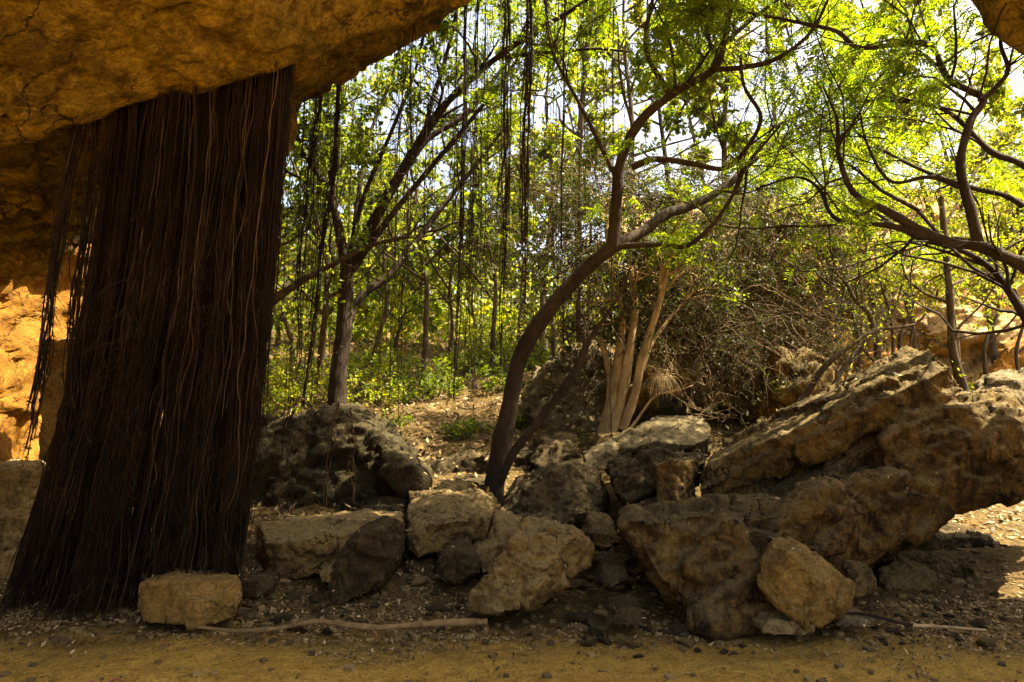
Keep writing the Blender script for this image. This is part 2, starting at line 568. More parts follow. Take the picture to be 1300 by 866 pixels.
def ground_mat():
    m, nt, out = nodes('earth')
    tc = N(nt, 'ShaderNodeTexCoord')
    v = tc.outputs['Object']

    def noise(s, det=6.0, rough=0.6, dist=0.0):
        n = N(nt, 'ShaderNodeTexNoise', Scale=s, Detail=det, Roughness=rough, Distortion=dist)
        nt.links.new(v, n.inputs['Vector'])
        return n.outputs['Fac']
    n1, n2, n3 = noise(2.2), noise(11.0, 6.0, 0.7), noise(60.0, 4.0, 0.7)
    dirt = ramp(nt, n1, [(0.3, (0.31, 0.19, 0.036)), (0.5, (0.48, 0.302, 0.062)), (0.7, (0.57, 0.372, 0.09))])
    dirt = mixc(nt, 0.6, dirt, ramp(nt, n2, [(0.34, (0.18, 0.106, 0.022)), (0.6, (0.55, 0.352, 0.08))]))
    soil = ramp(nt, n2, [(0.3, (0.05, 0.033, 0.013)), (0.55, (0.12, 0.08, 0.028)), (0.75, (0.21, 0.14, 0.05))])
    sx = N(nt, 'ShaderNodeSeparateXYZ')
    nt.links.new(v, sx.inputs[0])
    ma = N(nt, 'ShaderNodeMath', operation='MULTIPLY_ADD')
    nt.links.new(n1, ma.inputs[0])
    ma.inputs[1].default_value = 1.6
    nt.links.new(sx.outputs['Y'], ma.inputs[2])
    mb = N(nt, 'ShaderNodeMath', operation='MULTIPLY_ADD')
    nt.links.new(n2, mb.inputs[0])
    mb.inputs[1].default_value = 0.9
    nt.links.new(ma.outputs[0], mb.inputs[2])
    mr = N(nt, 'ShaderNodeMapRange')
    mr.inputs[1].default_value = 5.45
    mr.inputs[2].default_value = 6.15
    nt.links.new(mb.outputs[0], mr.inputs[0])
    col = mixc(nt, mr.outputs[0], dirt, soil)
    col = mixc(nt, 0.8, col, ramp(nt, n3, [(0.32, (0.4, 0.38, 0.35)), (0.6, (1.1, 1.1, 1.1))]), 'MULTIPLY')
    b = N(nt, 'ShaderNodeBsdfPrincipled')
    b.inputs['Roughness'].default_value = 0.95
    b.inputs['Specular IOR Level'].default_value = 0.1
    nt.links.new(col, b.inputs['Base Color'])
    hs = N(nt, 'ShaderNodeMath', operation='MULTIPLY_ADD')
    nt.links.new(n3, hs.inputs[0])
    hs.inputs[1].default_value = 0.3
    nt.links.new(n2, hs.inputs[2])
    bp = N(nt, 'ShaderNodeBump', Strength=1.0, Distance=0.07)
    nt.links.new(hs.outputs[0], bp.inputs['Height'])
    nt.links.new(bp.outputs[0], b.inputs['Normal'])
    nt.links.new(b.outputs[0], out.inputs[0])
    return m


M['ground'] = ground_mat()
COL = []      # (V,F) of everything litter may fall on


# ------------------------------------------------------------------ terrain
def sstep(a, b, x):
    t = np.clip((x - a) / (b - a), 0, 1)
    return t * t * (3 - 2 * t)


def H(x, y):
    x = np.atleast_1d(np.asarray(x, float))
    y = np.atleast_1d(np.asarray(y, float))
    left = np.interp(y, [0, 5.0, 6.2, 7.5, 9, 10, 11.5, 13, 17, 24, 34, 60, 400], [0, 0, 0.12, 0.42, 0.85, 1.12, 1.5, 1.9, 2.5, 3.6, 5.6, 9, 14])
    right = np.interp(y, [0, 5.2, 6.5, 8, 10, 12, 15, 20, 34, 60, 400], [0, 0, 0.08, 0.22, 0.45, 0.8, 1.3, 1.6, 2.5, 5, 12])
    far_l = np.interp(y, [0, 5.5, 8, 10, 14, 20, 34, 60, 400], [0, 0, 0.1, 0.25, 1.2, 2.8, 5, 9, 14])
    w = sstep(2.2, 4.2, x - (y - 7) * 0.35)
    wl = sstep(-2.6, -4.4, x + (y - 7) * 0.3)
    z = left * (1 - w) + right * w
    z = z * (1 - wl) + far_l * wl
    p = np.stack([x, y, np.zeros_like(x)], 1)
    amp = np.interp(y, [0, 4.4, 6, 10, 40], [0.035, 0.04, 0.06, 0.12, 0.5])
    rut = np.exp(-((y - 3.95 - 0.10 * np.sin(x * 0.7)) / 0.16) ** 2) + 0.7 * np.exp(-((y - 4.3 - 0.08 * np.sin(x * 0.9 + 1)) / 0.10) ** 2)
    z = z - 0.022 * rut * (0.5 + 0.5 * vnoise(p * np.array((2.5, 1.0, 1.0)), 31))
    z = z + amp * fbm(p * 1.4, 4, 3) + 0.45 * amp * fbm(p * 7, 3, 11)
    return z


gx = np.concatenate([[-300, -120, -60, -35, -22, -16], np.linspace(-9, 9, 241), [16, 22, 35, 60, 120, 300]])
gy = np.concatenate([[-300, -100, -40, -20, -10, -4], np.linspace(0, 3.2, 30, endpoint=False), np.linspace(3.2, 9, 130, endpoint=False), np.linspace(9, 20, 70, endpoint=False), np.linspace(20, 45, 30), [60, 90, 150, 300, 600]])
GX, GY = np.meshgrid(gx, gy)
GZ = H(GX.ravel(), GY.ravel())
gv = np.stack([GX.ravel(), GY.ravel(), GZ], 1)
nx_, ny_ = len(gx), len(gy)
ii = (np.arange(ny_ - 1)[:, None] * nx_ + np.arange(nx_ - 1)[None, :]).ravel()
gf = np.stack([ii, ii + 1, ii + nx_ + 1, ii + nx_], 1)
ground = link('ground', mesh_np('ground', gv, gf, M['ground']))
tag(ground, 'ochre dirt path in front rising into a rubble slope with dead leaves', kind='structure')
COL.append((gv, gf))


# ------------------------------------------------------------------ cave roof: one rounded arch sheet swept along its lip
lipc = [(-10.5, 4.2, -0.3), (-9.6, 4.3, 1.2), (-7.6, 4.5, 2.55), tuple(P(-160, 222, 4.75)), tuple(P(0, 183, 4.9)), tuple(P(100, 156, 5.0)), tuple(P(200, 130, 5.1)),
        tuple(P(285, 106, 5.2)), tuple(P(365, 88, 5.3)), tuple(P(440, 58, 5.55)), tuple(P(530, 25, 5.85)), tuple(P(610, -15, 6.1)), tuple(P(720, -75, 6.4)),
        tuple(P(860, -100, 6.6)), tuple(P(1040, -80, 6.5)), tuple(P(1150, -45, 6.3)), tuple(P(1222, 2, 6.2)), tuple(P(1262, 38, 6.1)), tuple(P(1310, 72, 6.0)), tuple(P(1400, 150, 5.8)),
        tuple(P(1560, 290, 5.4)), (7.6, 5.0, 1.6), (8.3, 4.8, -0.4)]
lip = resample(lipc, 420)
prof_in = [(0.0, 0.0), (-0.10, -0.01), (-0.35, 0.06), (-0.8, 0.20), (-1.6, 0.42), (-2.6, 0.62), (-3.7, 0.78), (-4.3, 0.95), (-4.7, 1.3)]
prof_out = [(0.07, 0.07), (0.22, 0.28), (0.38, 0.7), (0.45, 1.2), (0.2, 1.9), (-1.0, 2.3), (-3.6, 2.3), (-4.7, 1.7)]
pin = resample(prof_in, 120)
pou = resample(prof_out, 30)
prof = np.vstack([pin[::-1], pou])
nrow = len(prof)
V = lip[None, :, :] + np.stack([np.zeros(nrow), prof[:, 0], prof[:, 1]], 1)[:, None, :]
V = V.reshape(-1, 3)
q = V * np.array((1, 1, 1.0))
wv = fbm(q * 0.9, 4, 21)
disp = 0.13 * wv + 0.05 * fbm(q * 3.2, 4, 31)
f1, gap, cid = cells(q * np.array((1.1, 1.6, 2.2)) + 0.6 * fbm(q * 1.5, 3, 5)[:, None], 7)
disp += 0.10 * (cid - 0.5) * sstep(0.0, 0.12, gap) - 0.03 * (1 - sstep(0.0, 0.05, gap))
stra = (q[:, 2] + 0.16 * q[:, 1] - 0.22 * q[:, 0]) * 3.2 + 0.8 * fbm(q * 0.7, 3, 77)
disp += 0.035 * (stra - np.floor(stra))
pit = fbm(q * np.array((2.2, 4.5, 4.5)), 3, 91)
disp += 0.10 * sstep(0.42, 0.62, pit)
V[:, 2] += disp * 0.9
V[:, 1] -= disp * 0.45
nl = len(lip)
ii = (np.arange(nrow - 1)[:, None] * nl + np.arange(nl - 1)[None, :]).ravel()
rf = np.stack([ii, ii + nl, ii + nl + 1, ii + 1], 1)
roof = link('cave_roof', mesh_np('cave_roof', V, rf, M['roof']))
tag(roof, 'ochre rock roof of the cave arching overhead', kind='structure')


# ------------------------------------------------------------------ rocks
def hull_mesh(hulls):
    bm = bmesh.new()
    for pts in hulls:
        b2 = bmesh.new()
        for p in pts:
            b2.verts.new(p)
        r = bmesh.ops.convex_hull(b2, input=b2.verts)
        junk = [g for g in r['geom_interior'] + r['geom_unused'] if isinstance(g, bmesh.types.BMVert) and g.is_valid]
        bmesh.ops.delete(b2, geom=list(set(junk)), context='VERTS')
        bmesh.ops.recalc_face_normals(b2, faces=b2.faces)
        tmp = bpy.data.meshes.new('tmp')
        b2.to_mesh(tmp)
        b2.free()
        bm.from_mesh(tmp)
        bpy.data.meshes.remove(tmp)
    me = bpy.data.meshes.new('tmp')
    bm.to_mesh(me)
    bm.free()
    return me


def remeshed(me, h):
    o = bpy.data.objects.new('tmp', me)
    C.objects.link(o)
    md = o.modifiers.new('r', 'REMESH')
    md.mode = 'VOXEL'
    md.voxel_size = h
    dg = bpy.context.evaluated_depsgraph_get()
    ev = o.evaluated_get(dg)
    m2 = ev.to_mesh()
    n = len(m2.vertices)
    V = np.empty(n * 3, np.float32)
    m2.vertices.foreach_get('co', V)
    Nn = np.empty(n * 3, np.float32)
    m2.vertex_normals.foreach_get('vector', Nn)
    nf = len(m2.polygons)
    tot = np.empty(nf, np.int32)
    m2.polygons.foreach_get('loop_total', tot)
    L = np.empty(len(m2.loops), np.int32)
    m2.loops.foreach_get('vertex_index', L)
    ev.to_mesh_clear()
    bpy.data.objects.remove(o)
    bpy.data.meshes.remove(me)
    assert (tot == 4).all()
    return V.reshape(-1, 3).astype(float), Nn.reshape(-1, 3).astype(float), L.reshape(-1, 4)


def carve(V, Nn, amp, seed, chip=1.0, freq=2.5, strata=None, pits=0.0, crack=0.6, size=1.0):
    q = V / size
    d = amp * 0.4 * fbm(q * freq * 0.6, 4, seed)
    rg1 = 1 - 2 * np.abs(fbm(q * freq * 1.5, 3, seed + 41))
    d += amp * 0.24 * (rg1 - 0.6) + amp * 0.30 * fbm(q * freq * 3.2, 4, seed + 40)
    warp = 0.45 * np.stack([fbm(q * freq * 0.9, 3, seed + 50 + k) for k in range(3)], 1)
    f1, gap, cid = cells(q * freq * 0.75 + warp, seed + 3)
    d += amp * chip * 1.7 * (cid - 0.5) * sstep(0.0, 0.04, gap)
    f1, gap2, cid2 = cells(q * freq * 2.1 + warp * 1.5, seed + 13)
    d += amp * chip * 0.8 * (cid2 - 0.5) * sstep(0.0, 0.05, gap2) * (0.35 + 0.65 * sstep(-0.2, 0.3, vnoise(q * 1.3, seed + 8)))
    d -= amp * crack * (1 - sstep(0.0, 0.05, gap)) * (0.5 + 0.5 * vnoise(q * freq, seed + 4))
    d += amp * 0.42 * fbm(q * freq * 8.0, 3, seed + 90)
    if strata:
        n, fr, am = strata
        n = np.array(n, float)
        n /= np.linalg.norm(n)
        s = (q @ n) * fr + 1.3 * fbm(q * 1.0, 3, seed + 60)
        k = np.floor(s).astype(np.int32)
        z0 = np.zeros(len(V), np.int32)
        fr_ = s - k
        hv, hn = _hash(k, z0, z0, seed), _hash(k + 1, z0, z0, seed)
        w = sstep(0.91, 1.0, fr_)
        lay = hv * (1 - w) + hn * w
        side = 1 - np.abs(Nn @ n) ** 2
        d += am * side * 1.5 * (lay - 0.5) * (0.35 + 0.65 * sstep(-0.2, 0.3, fbm(q * 1.6, 2, seed + 61)))
    if pits:
        d -= pits * sstep(0.22, 0.5, fbm(q * freq * 5, 2, seed + 70))
    return V + Nn * d[:, None]


def rock(label, hulls, mat, h=0.025, amp=0.05, seed=1, group=None, name='boulder', cat='rock', size=1.0, structure=False, fall=True, **kw):
    hulls = [np.array([P(*p) if len(p) == 3 else np.array(p[:3]) for p in hp]) for hp in hulls]
    allp = np.concatenate(hulls)
    V, Nn, F = remeshed(hull_mesh(hulls), h * 1.28)
    V = carve(V, Nn, amp, seed, size=size, **kw)
    base = np.array((allp[:, 0].mean(), allp[:, 1].mean(), allp[:, 2].min()))
    o = solo(name, V, F, mat, base)
    if structure:
        tag(o, label, kind='structure')
    else:
        tag(o, label, cat, group)
    if fall:
        COL.append((V, F))
    return o


def slab(front, back):
    return list(front) + list(back)


def ext(front, dd, sx=0.0, sz=0.0, k=1.0):
    """front outline plus a copy pushed dd metres back (shrunk by k about its centre)."""
    pts = np.array([P(*p) for p in front])
    c = pts.mean(0)
    b = (pts - c) * np.array((k, 1, k)) + c + np.array((sx, dd, sz))
    return [(*p, 0) for p in pts] + [(*p, 0) for p in b]


# overhanging second lobe of the roof behind the lip, and the bulge at its left end
rock('ochre rock lobe of the cave roof hanging behind the lip above the forked tree',
     [[(300, 60, 5.6), (372, 100, 5.9), (372, 137, 7.2), (420, 112, 7.25), (475, 72, 7.3), (530, 38, 7.3), (603, -3, 7.3), (700, -90, 7.3), (760, -140, 7.2),
       (300, -150, 6.0), (700, -330, 7.2), (300, -200, 8.2), (700, -330, 8.2), (640, -60, 6.3), (540, -10, 6.0), (440, 40, 5.8), (330, 90, 7.8)],
      [(290, 60, 6.3), (350, 90, 6.3), (374, 150, 6.3), (372, 195, 6.4), (358, 230, 6.4), (342, 246, 6.4), (318, 220, 6.4), (295, 110, 6.5), (300, 80, 7.4), (370, 150, 7.2), (350, 225, 7.0)]],
     M['roof'], h=0.05, amp=0.10, seed=5, name='cave_roof', structure=True, fall=False, freq=1.6, strata=((-0.25, 0.1, 1), 3.0, 0.05))

rock('low brown ceiling of the cave sloping down behind the root curtain to the left wall',
     [[(-420, 230, 4.95), (60, 165, 5.15), (175, 132, 5.3), (-260, 350, 8.3), (0, 352, 8.4), (60, 338, 8.5), (118, 290, 8.5), (165, 215, 8.2), (-260, -100, 5.6), (175, -60, 5.6), (-200, 120, 8.6), (170, 130, 8.4)]],
     M['roof'], h=0.06, amp=0.16, seed=6, name='cave_roof', structure=True, fall=False, freq=1.6, strata=((-0.25, 0.1, 1), 3.0, 0.06))

# left cave wall, leaning out over itself
wl = resample([(-12, 2.5, 0), (-8.6, 5.2, 0), (-7.0, 7.6, 0), (-6.65, 9.4, 0), (-6.75, 11, 0), (-8, 13.5, 0), (-12, 15, 0)], 170)
zz = np.linspace(-0.3, 4.6, 110)
lean = np.interp(zz, [-0.3, 1.0, 2.6, 3.1, 3.6, 4.6, 6.0], [0.15, 0.0, 0.0, 0.08, 0.35, 0.5, 0.3])
tng = norm(np.gradient(wl, axis=0))
nout = np.stack([tng[:, 1], -tng[:, 0], np.zeros(len(wl))], 1)
V = wl[None] + nout[None] * lean[:, None, None] + np.stack([np.zeros(110), np.zeros(110), zz], 1)[:, None, :]
V = V.reshape(-1, 3)
nn = np.tile(nout, (110, 1))
V = carve(V, nn, 0.10, 44, freq=1.1, strata=((0.1, 0.2, 1), 2.2, 0.10))
nl = 170
ii = (np.arange(109)[:, None] * nl + np.arange(nl - 1)[None, :]).ravel()
wall = link('cave_wall', mesh_np('cave_wall', V, np.stack([ii, ii + 1, ii + nl + 1, ii + nl], 1), M['wall']))
tag(wall, 'ochre side wall of the cave behind the root curtain', kind='structure')

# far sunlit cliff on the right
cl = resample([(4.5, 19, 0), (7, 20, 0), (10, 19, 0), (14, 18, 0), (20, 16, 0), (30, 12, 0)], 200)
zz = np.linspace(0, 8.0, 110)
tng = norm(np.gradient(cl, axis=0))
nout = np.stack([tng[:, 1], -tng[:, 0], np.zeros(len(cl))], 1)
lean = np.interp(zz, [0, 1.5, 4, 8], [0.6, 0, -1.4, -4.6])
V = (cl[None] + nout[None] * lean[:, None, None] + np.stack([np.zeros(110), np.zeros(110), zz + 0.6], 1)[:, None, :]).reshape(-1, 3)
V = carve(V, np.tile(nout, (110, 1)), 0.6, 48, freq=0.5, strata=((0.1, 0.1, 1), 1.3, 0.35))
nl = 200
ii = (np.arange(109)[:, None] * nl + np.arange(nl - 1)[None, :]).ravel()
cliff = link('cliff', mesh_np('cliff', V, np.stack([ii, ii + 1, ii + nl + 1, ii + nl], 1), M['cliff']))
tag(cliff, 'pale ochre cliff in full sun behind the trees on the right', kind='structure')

# --- the giant tilted slab
SD = (-0.42, -0.15, 1)
_so = P(900, 620, 5.85)
_su = np.array((0.9, 0.0, 0.436))
_sw = norm(np.array((-0.42, -0.10, 0.90)))
_sv = np.array((0.42, 1.0, 0.09))
_sr = np.random.default_rng(8)


def layer(u0, u1, v0, v1, w0, w1, j=0.03):
    """One bed of the slab as a jittered box in the slab's own tilted frame."""
    out = []
    for u in (u0, (u0 + u1) / 2, u1):
        for v in (v0, v1):
            for w in (w0, w1):
                p = _so + _su * (u + _sr.normal() * j) + _sv * (v + _sr.normal() * j) + _sw * (w + _sr.normal() * j * 0.4)
                out.append((*p, 0))
    return out


rock('giant tilted ochre slab of rock leaning across the right side',
     [layer(0.02, 0.75, 0.22, 1.5, 0.03, 0.12), layer(0.70, 1.45, 0.04, 1.5, 0.02, 0.13), layer(1.40, 2.34, 0.16, 1.5, 0.00, 0.14), layer(0.5, 2.32, 0.6, 1.45, 0.10, 0.16),
      layer(-0.06, 0.85, 0.05, 1.5, -0.20, 0.03), layer(0.80, 2.40, -0.04, 1.5, -0.22, 0.03),
      layer(0.15, 1.1, 0.22, 1.5, -0.32, -0.18), layer(1.0, 2.3, 0.06, 1.5, -0.33, -0.18),
      layer(0.40, 1.15, -0.22, 1.4, -0.62, -0.30), layer(1.10, 2.35, -0.02, 1.4, -0.60, -0.30), layer(1.0, 2.5, 0.10, 1.3, -0.85, -0.58),
      layer(0.05, 0.5, 0.05, 1.2, -0.42, -0.24),
      # right hand end
      [(1150, 520, 5.75), (1215, 512, 5.7), (1275, 503, 5.8), (1290, 540, 5.7), (1318, 556, 5.6), (1335, 580, 5.6), (1330, 618, 5.6), (1205, 654, 5.6), (1130, 640, 5.5), (1120, 560, 5.65),
       (1215, 503, 7.2), (1278, 500, 7.1), (1345, 560, 7.0), (1340, 612, 6.9), (1200, 640, 7.0), (1120, 520, 7.2)],
      # body under the beds
      [(1020, 640, 5.35), (1090, 600, 5.4), (1200, 610, 5.55), (1220, 640, 5.6), (1150, 690, 5.4), (1085, 742, 5.2), (1040, 770, 5.05), (985, 700, 5.0), (990, 665, 5.2),
       (980, 650, 6.8), (1190, 610, 7.0), (1140, 680, 6.6), (1060, 745, 6.2), (960, 720, 6.4)],
      [(1085, 640, 5.3), (1150, 625, 5.4), (1160, 680, 5.35), (1110, 715, 5.2), (1080, 690, 5.2), (1100, 640, 6.2), (1160, 660, 6.2)],
      # front lower block
      [(786, 668, 5.0), (805, 660, 4.95), (905, 646, 4.93), (1005, 652, 4.93), (1030, 690, 4.85), (1010, 780, 4.75), (965, 792, 4.72), (892, 797, 4.68), (862, 775, 4.72), (820, 715, 4.85),
       (790, 652, 5.5), (905, 632, 5.8), (1010, 632, 5.9), (840, 750, 5.6), (900, 785, 5.4), (1020, 760, 5.6)],
      # wedge split off the block below the diagonal crack
      [(880, 775, 4.66), (940, 742, 4.66), (985, 708, 4.68), (1000, 760, 4.64), (965, 794, 4.62), (900, 799, 4.62), (960, 740, 5.2), (990, 780, 5.2)],
      # knob joining block and beds
      [(995, 650, 5.0), (1045, 612, 5.1), (1085, 632, 5.15), (1078, 690, 5.05), (1020, 705, 4.93), (1000, 690, 4.93), (1000, 630, 5.8), (1090, 640, 5.9), (1010, 710, 5.6)]],
     M['ochre'], h=0.018, amp=0.045, seed=101, name='rock_slab', chip=1.5, freq=2.4, strata=(SD, 7.0, 0.035), crack=1.0)

# --- front boulders
rock('squared tan block of stone at the foot of the root curtain', [
    [(178, 742, 4.72), (222, 738, 4.62), (300, 736, 4.72), (307, 748, 4.75), (304, 778, 4.75), (285, 785, 4.7), (247, 799, 4.6), (222, 795, 4.6), (182, 790, 4.7), (173, 768, 4.8),
     (190, 735, 5.0), (232, 721, 5.1), (285, 722, 5.15), (302, 732, 5.1), (300, 770, 5.1), (185, 780, 5.1)]],
    M['gold'], h=0.012, amp=0.022, seed=7, freq=4, strata=((0.1, 0, 1), 9, 0.01))
rock('small brown stone half buried beside the squared tan block', [ext([(307, 738, 5.35), (330, 734, 5.35), (342, 748, 5.35), (335, 760, 5.3), (308, 760, 5.3)], 0.25)], M['dark'], h=0.012, amp=0.02, seed=8, freq=5)
rock('long flat-topped tan block lying behind the fallen branch', [
    [(337, 690, 5.75), (345, 736, 5.85), (400, 732, 5.75), (470, 722, 5.75), (505, 700, 5.85), (508, 668, 5.85), (420, 680, 5.7), (370, 690, 5.68),
     (325, 662, 6.5), (395, 653, 6.9), (450, 648, 7.0), (512, 650, 6.9), (515, 700, 6.8), (330, 720, 6.5)]],
    M['tan'], h=0.016, amp=0.035, seed=9, freq=3, strata=((0.05, 0, 1), 7, 0.02))
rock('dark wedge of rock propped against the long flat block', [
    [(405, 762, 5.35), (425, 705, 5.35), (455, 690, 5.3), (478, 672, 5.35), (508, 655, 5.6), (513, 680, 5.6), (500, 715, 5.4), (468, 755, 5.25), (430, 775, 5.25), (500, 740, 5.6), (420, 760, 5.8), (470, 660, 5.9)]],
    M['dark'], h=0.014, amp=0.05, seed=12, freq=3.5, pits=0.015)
rock('small pale lump of stone on the left of the dark wedge', [ext([(402, 728, 5.45), (418, 716, 5.45), (426, 724, 5.45), (420, 742, 5.4), (404, 742, 5.4)], 0.25)], M['tan'], h=0.012, amp=0.02, seed=13, freq=5)
rock('pitted flat-topped rock behind the centre with a hollow beneath it', [
    [(513, 668, 5.95), (560, 660, 5.8), (612, 656, 5.9), (622, 662, 6.0), (618, 690, 6.0), (580, 695, 5.95), (555, 705, 5.85), (528, 712, 5.8), (512, 702, 5.95),
     (520, 626, 7.1), (560, 614, 7.3), (605, 614, 7.3), (640, 640, 7.0), (630, 690, 6.7), (520, 690, 6.8)]],
    M['tan'], h=0.015, amp=0.05, seed=15, freq=3, pits=0.035, strata=((0, 0, 1), 6, 0.02))
rock('jagged brown rock wedged under the pitted flat-topped rock', [
    ext([(548, 735, 5.5), (555, 706, 5.5), (580, 697, 5.45), (602, 712, 5.45), (608, 730, 5.4), (585, 742, 5.35), (560, 745, 5.35)], 0.4, 0, 0.03)], M['dark'], h=0.012, amp=0.04, seed=16, freq=4)
rock('flat stone leaning between the pitted rock and the centre boulder', [
    ext([(600, 700, 5.75), (628, 690, 5.75), (650, 705, 5.7), (640, 728, 5.6), (612, 730, 5.6)], 0.35)], M['tan'], h=0.012, amp=0.03, seed=17, freq=4)
rock('large pale boulder with a scooped side standing in the centre foreground', [
    [(592, 778, 4.85), (598, 748, 4.85), (625, 712, 4.8), (650, 684, 4.85), (668, 668, 5.0), (700, 668, 4.9), (735, 675, 4.95), (751, 695, 5.05), (748, 716, 5.05), (715, 727, 4.85), (690, 735, 4.75),
     (672, 762, 4.7), (655, 776, 4.7), (625, 781, 4.72), (672, 661, 5.5), (720, 663, 5.6), (752, 690, 5.6), (740, 725, 5.5), (640, 760, 5.4), (605, 760, 5.3)]],
    M['tan'], h=0.012, amp=0.05, seed=19, freq=3.0, pits=0.012, strata=((0.5, 0.2, 1), 5, 0.02))
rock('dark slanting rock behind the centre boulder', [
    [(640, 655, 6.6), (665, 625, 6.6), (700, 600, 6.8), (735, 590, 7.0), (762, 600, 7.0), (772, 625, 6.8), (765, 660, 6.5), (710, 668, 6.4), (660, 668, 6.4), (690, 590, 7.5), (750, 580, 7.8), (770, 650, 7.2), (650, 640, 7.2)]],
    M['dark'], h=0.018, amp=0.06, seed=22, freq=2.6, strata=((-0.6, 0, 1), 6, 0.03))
rock('uppermost slab of the rock pile with fine parallel ridges', [
    [(788, 572, 7.2), (830, 560, 7.1), (878, 566, 7.1), (903, 556, 7.3), (905, 540, 7.6), (890, 527, 8.0), (832, 527, 8.1), (800, 545, 7.8), (850, 585, 7.2), (900, 580, 7.6), (790, 580, 7.8)]],
    M['grey'], h=0.014, amp=0.035, seed=23, freq=3, strata=((-0.5, 0.3, 1), 16, 0.03))
rock('lumpy dark rock in the middle of the rock pile', [
    [(772, 600, 6.7), (800, 584, 6.7), (830, 578, 6.8), (870, 572, 6.9), (895, 568, 7.1), (898, 585, 7.0), (885, 600, 6.7), (840, 615, 6.5), (800, 640, 6.5), (778, 625, 6.6), (790, 650, 6.8), (880, 640, 7.2), (770, 590, 7.4), (880, 565, 7.5)]],
    M['dark'], h=0.016, amp=0.06, seed=24, freq=2.8)
rock('upright squared brown block standing in the rock pile', [
    [(833, 590, 6.15), (850, 583, 6.15), (880, 584, 6.2), (882, 602, 6.2), (876, 640, 6.2), (848, 652, 6.1), (833, 648, 6.15), (836, 590, 6.6), (883, 580, 6.65), (880, 640, 6.6), (835, 645, 6.6)]],
    M['ochre'], h=0.012, amp=0.02, seed=25, freq=4)
rock('thin flat rock lying across the top left of the rock pile', [
    [(742, 580, 7.3), (770, 560, 7.5), (800, 545, 7.6), (815, 552, 7.4), (800, 580, 7.2), (770, 598, 7.1), (745, 595, 7.2), (760, 575, 8.0), (810, 560, 8.0)]],
    M['grey'], h=0.014, amp=0.03, seed=26, freq=3, strata=((-0.4, 0, 1), 9, 0.02))
rock('golden boulder leaning on the front of the giant slab', [
    [(964, 715, 4.55), (974, 688, 4.6), (988, 681, 4.62), (1003, 684, 4.6), (1030, 700, 4.55), (1062, 726, 4.52), (1082, 742, 4.55), (1084, 755, 4.55), (1075, 775, 4.5), (1042, 795, 4.42), (1025, 793, 4.4), (985, 765, 4.42), (967, 742, 4.48),
     (1000, 700, 4.38), (1040, 740, 4.36), (980, 690, 4.85), (1075, 745, 4.85), (1030, 785, 4.75), (970, 740, 4.8)]],
    M['gold'], h=0.010, amp=0.035, seed=27, freq=3.4, strata=((0.7, 0.1, 1), 7, 0.015))
rock('low flat stone under the golden boulder', [ext([(964, 795, 4.45), (975, 784, 4.45), (1010, 786, 4.42), (1034, 796, 4.42), (1030, 806, 4.38), (990, 810, 4.36), (966, 806, 4.4)], 0.25)], M['tan'], h=0.010, amp=0.02, seed=28, freq=5)
rock('rounded stone between the golden boulder and the shadowed hollow', [ext([(1075, 745, 5.0), (1090, 722, 5.0), (1108, 725, 5.0), (1110, 750, 4.95), (1095, 762, 4.9), (1078, 760, 4.9)], 0.4)], M['ochre'], h=0.012, amp=0.03, seed=29, freq=4)
rock('angular brown rock on the ground under the slab overhang', [
    [(1115, 735, 5.75), (1122, 714, 5.75), (1150, 712, 5.7), (1172, 722, 5.65), (1188, 735, 5.65), (1185, 752, 5.5), (1160, 752, 5.5), (1125, 748, 5.5), (1120, 710, 6.2), (1175, 715, 6.2), (1185, 745, 6.1)]],
    M['ochre'], h=0.012, amp=0.035, seed=30, freq=4)
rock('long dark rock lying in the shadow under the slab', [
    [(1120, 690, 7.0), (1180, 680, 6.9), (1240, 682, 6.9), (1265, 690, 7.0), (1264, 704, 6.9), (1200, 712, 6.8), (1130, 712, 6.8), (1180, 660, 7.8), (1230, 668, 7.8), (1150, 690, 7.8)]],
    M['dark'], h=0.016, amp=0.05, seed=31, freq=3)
rock('small brown stone at the far end of the dark shadowed rock', [ext([(1226, 738, 5.9), (1236, 722, 5.9), (1246, 730, 5.9), (1248, 742, 5.8)], 0.2)], M['ochre'], h=0.012, amp=0.02, seed=32, freq=5)
rock('flat grey stone beside the thin bent stick', [ext([(1060, 796, 4.62), (1066, 784, 4.65), (1095, 780, 4.68), (1112, 788, 4.65), (1108, 798, 4.55)], 0.25)], M['grey'], h=0.010, amp=0.02, seed=33, freq=5)
rock('rounded grey stone in the rubble left of the front block', [ext([(772, 795, 4.62), (778, 775, 4.65), (805, 768, 4.68), (820, 778, 4.65), (818, 798, 4.58)], 0.3)], M['dark'], h=0.012, amp=0.02, seed=34, freq=5)
rock('dark flat rock filling the gap left of the leaning trunk base', [ext([(548, 628, 7.3), (580, 610, 7.4), (622, 612, 7.4), (630, 640, 7.2), (560, 645, 7.2)], 0.7)], M['dark'], h=0.02, amp=0.05, seed=141, freq=3)
rock('wedge-shaped stone just right of the pitted flat-topped rock', [ext([(622, 690, 6.0), (630, 655, 6.1), (655, 660, 6.1), (668, 690, 5.9), (640, 705, 5.8)], 0.5)], M['tan'], h=0.014, amp=0.04, seed=142, freq=3.5)
rock('thin flat stone bridging behind the centre boulder', [ext([(640, 668, 6.1), (690, 652, 6.2), (705, 660, 6.2), (690, 675, 6.0), (650, 682, 6.0)], 0.4)], M['dark'], h=0.014, amp=0.03, seed=143, freq=3.5)
rock('brown stone at the head of the rubble gully', [ext([(740, 690, 5.9), (752, 664, 6.0), (778, 662, 6.0), (788, 690, 5.8), (765, 702, 5.7)], 0.4)], M['ochre'], h=0.014, amp=0.04, seed=144, freq=3.5)
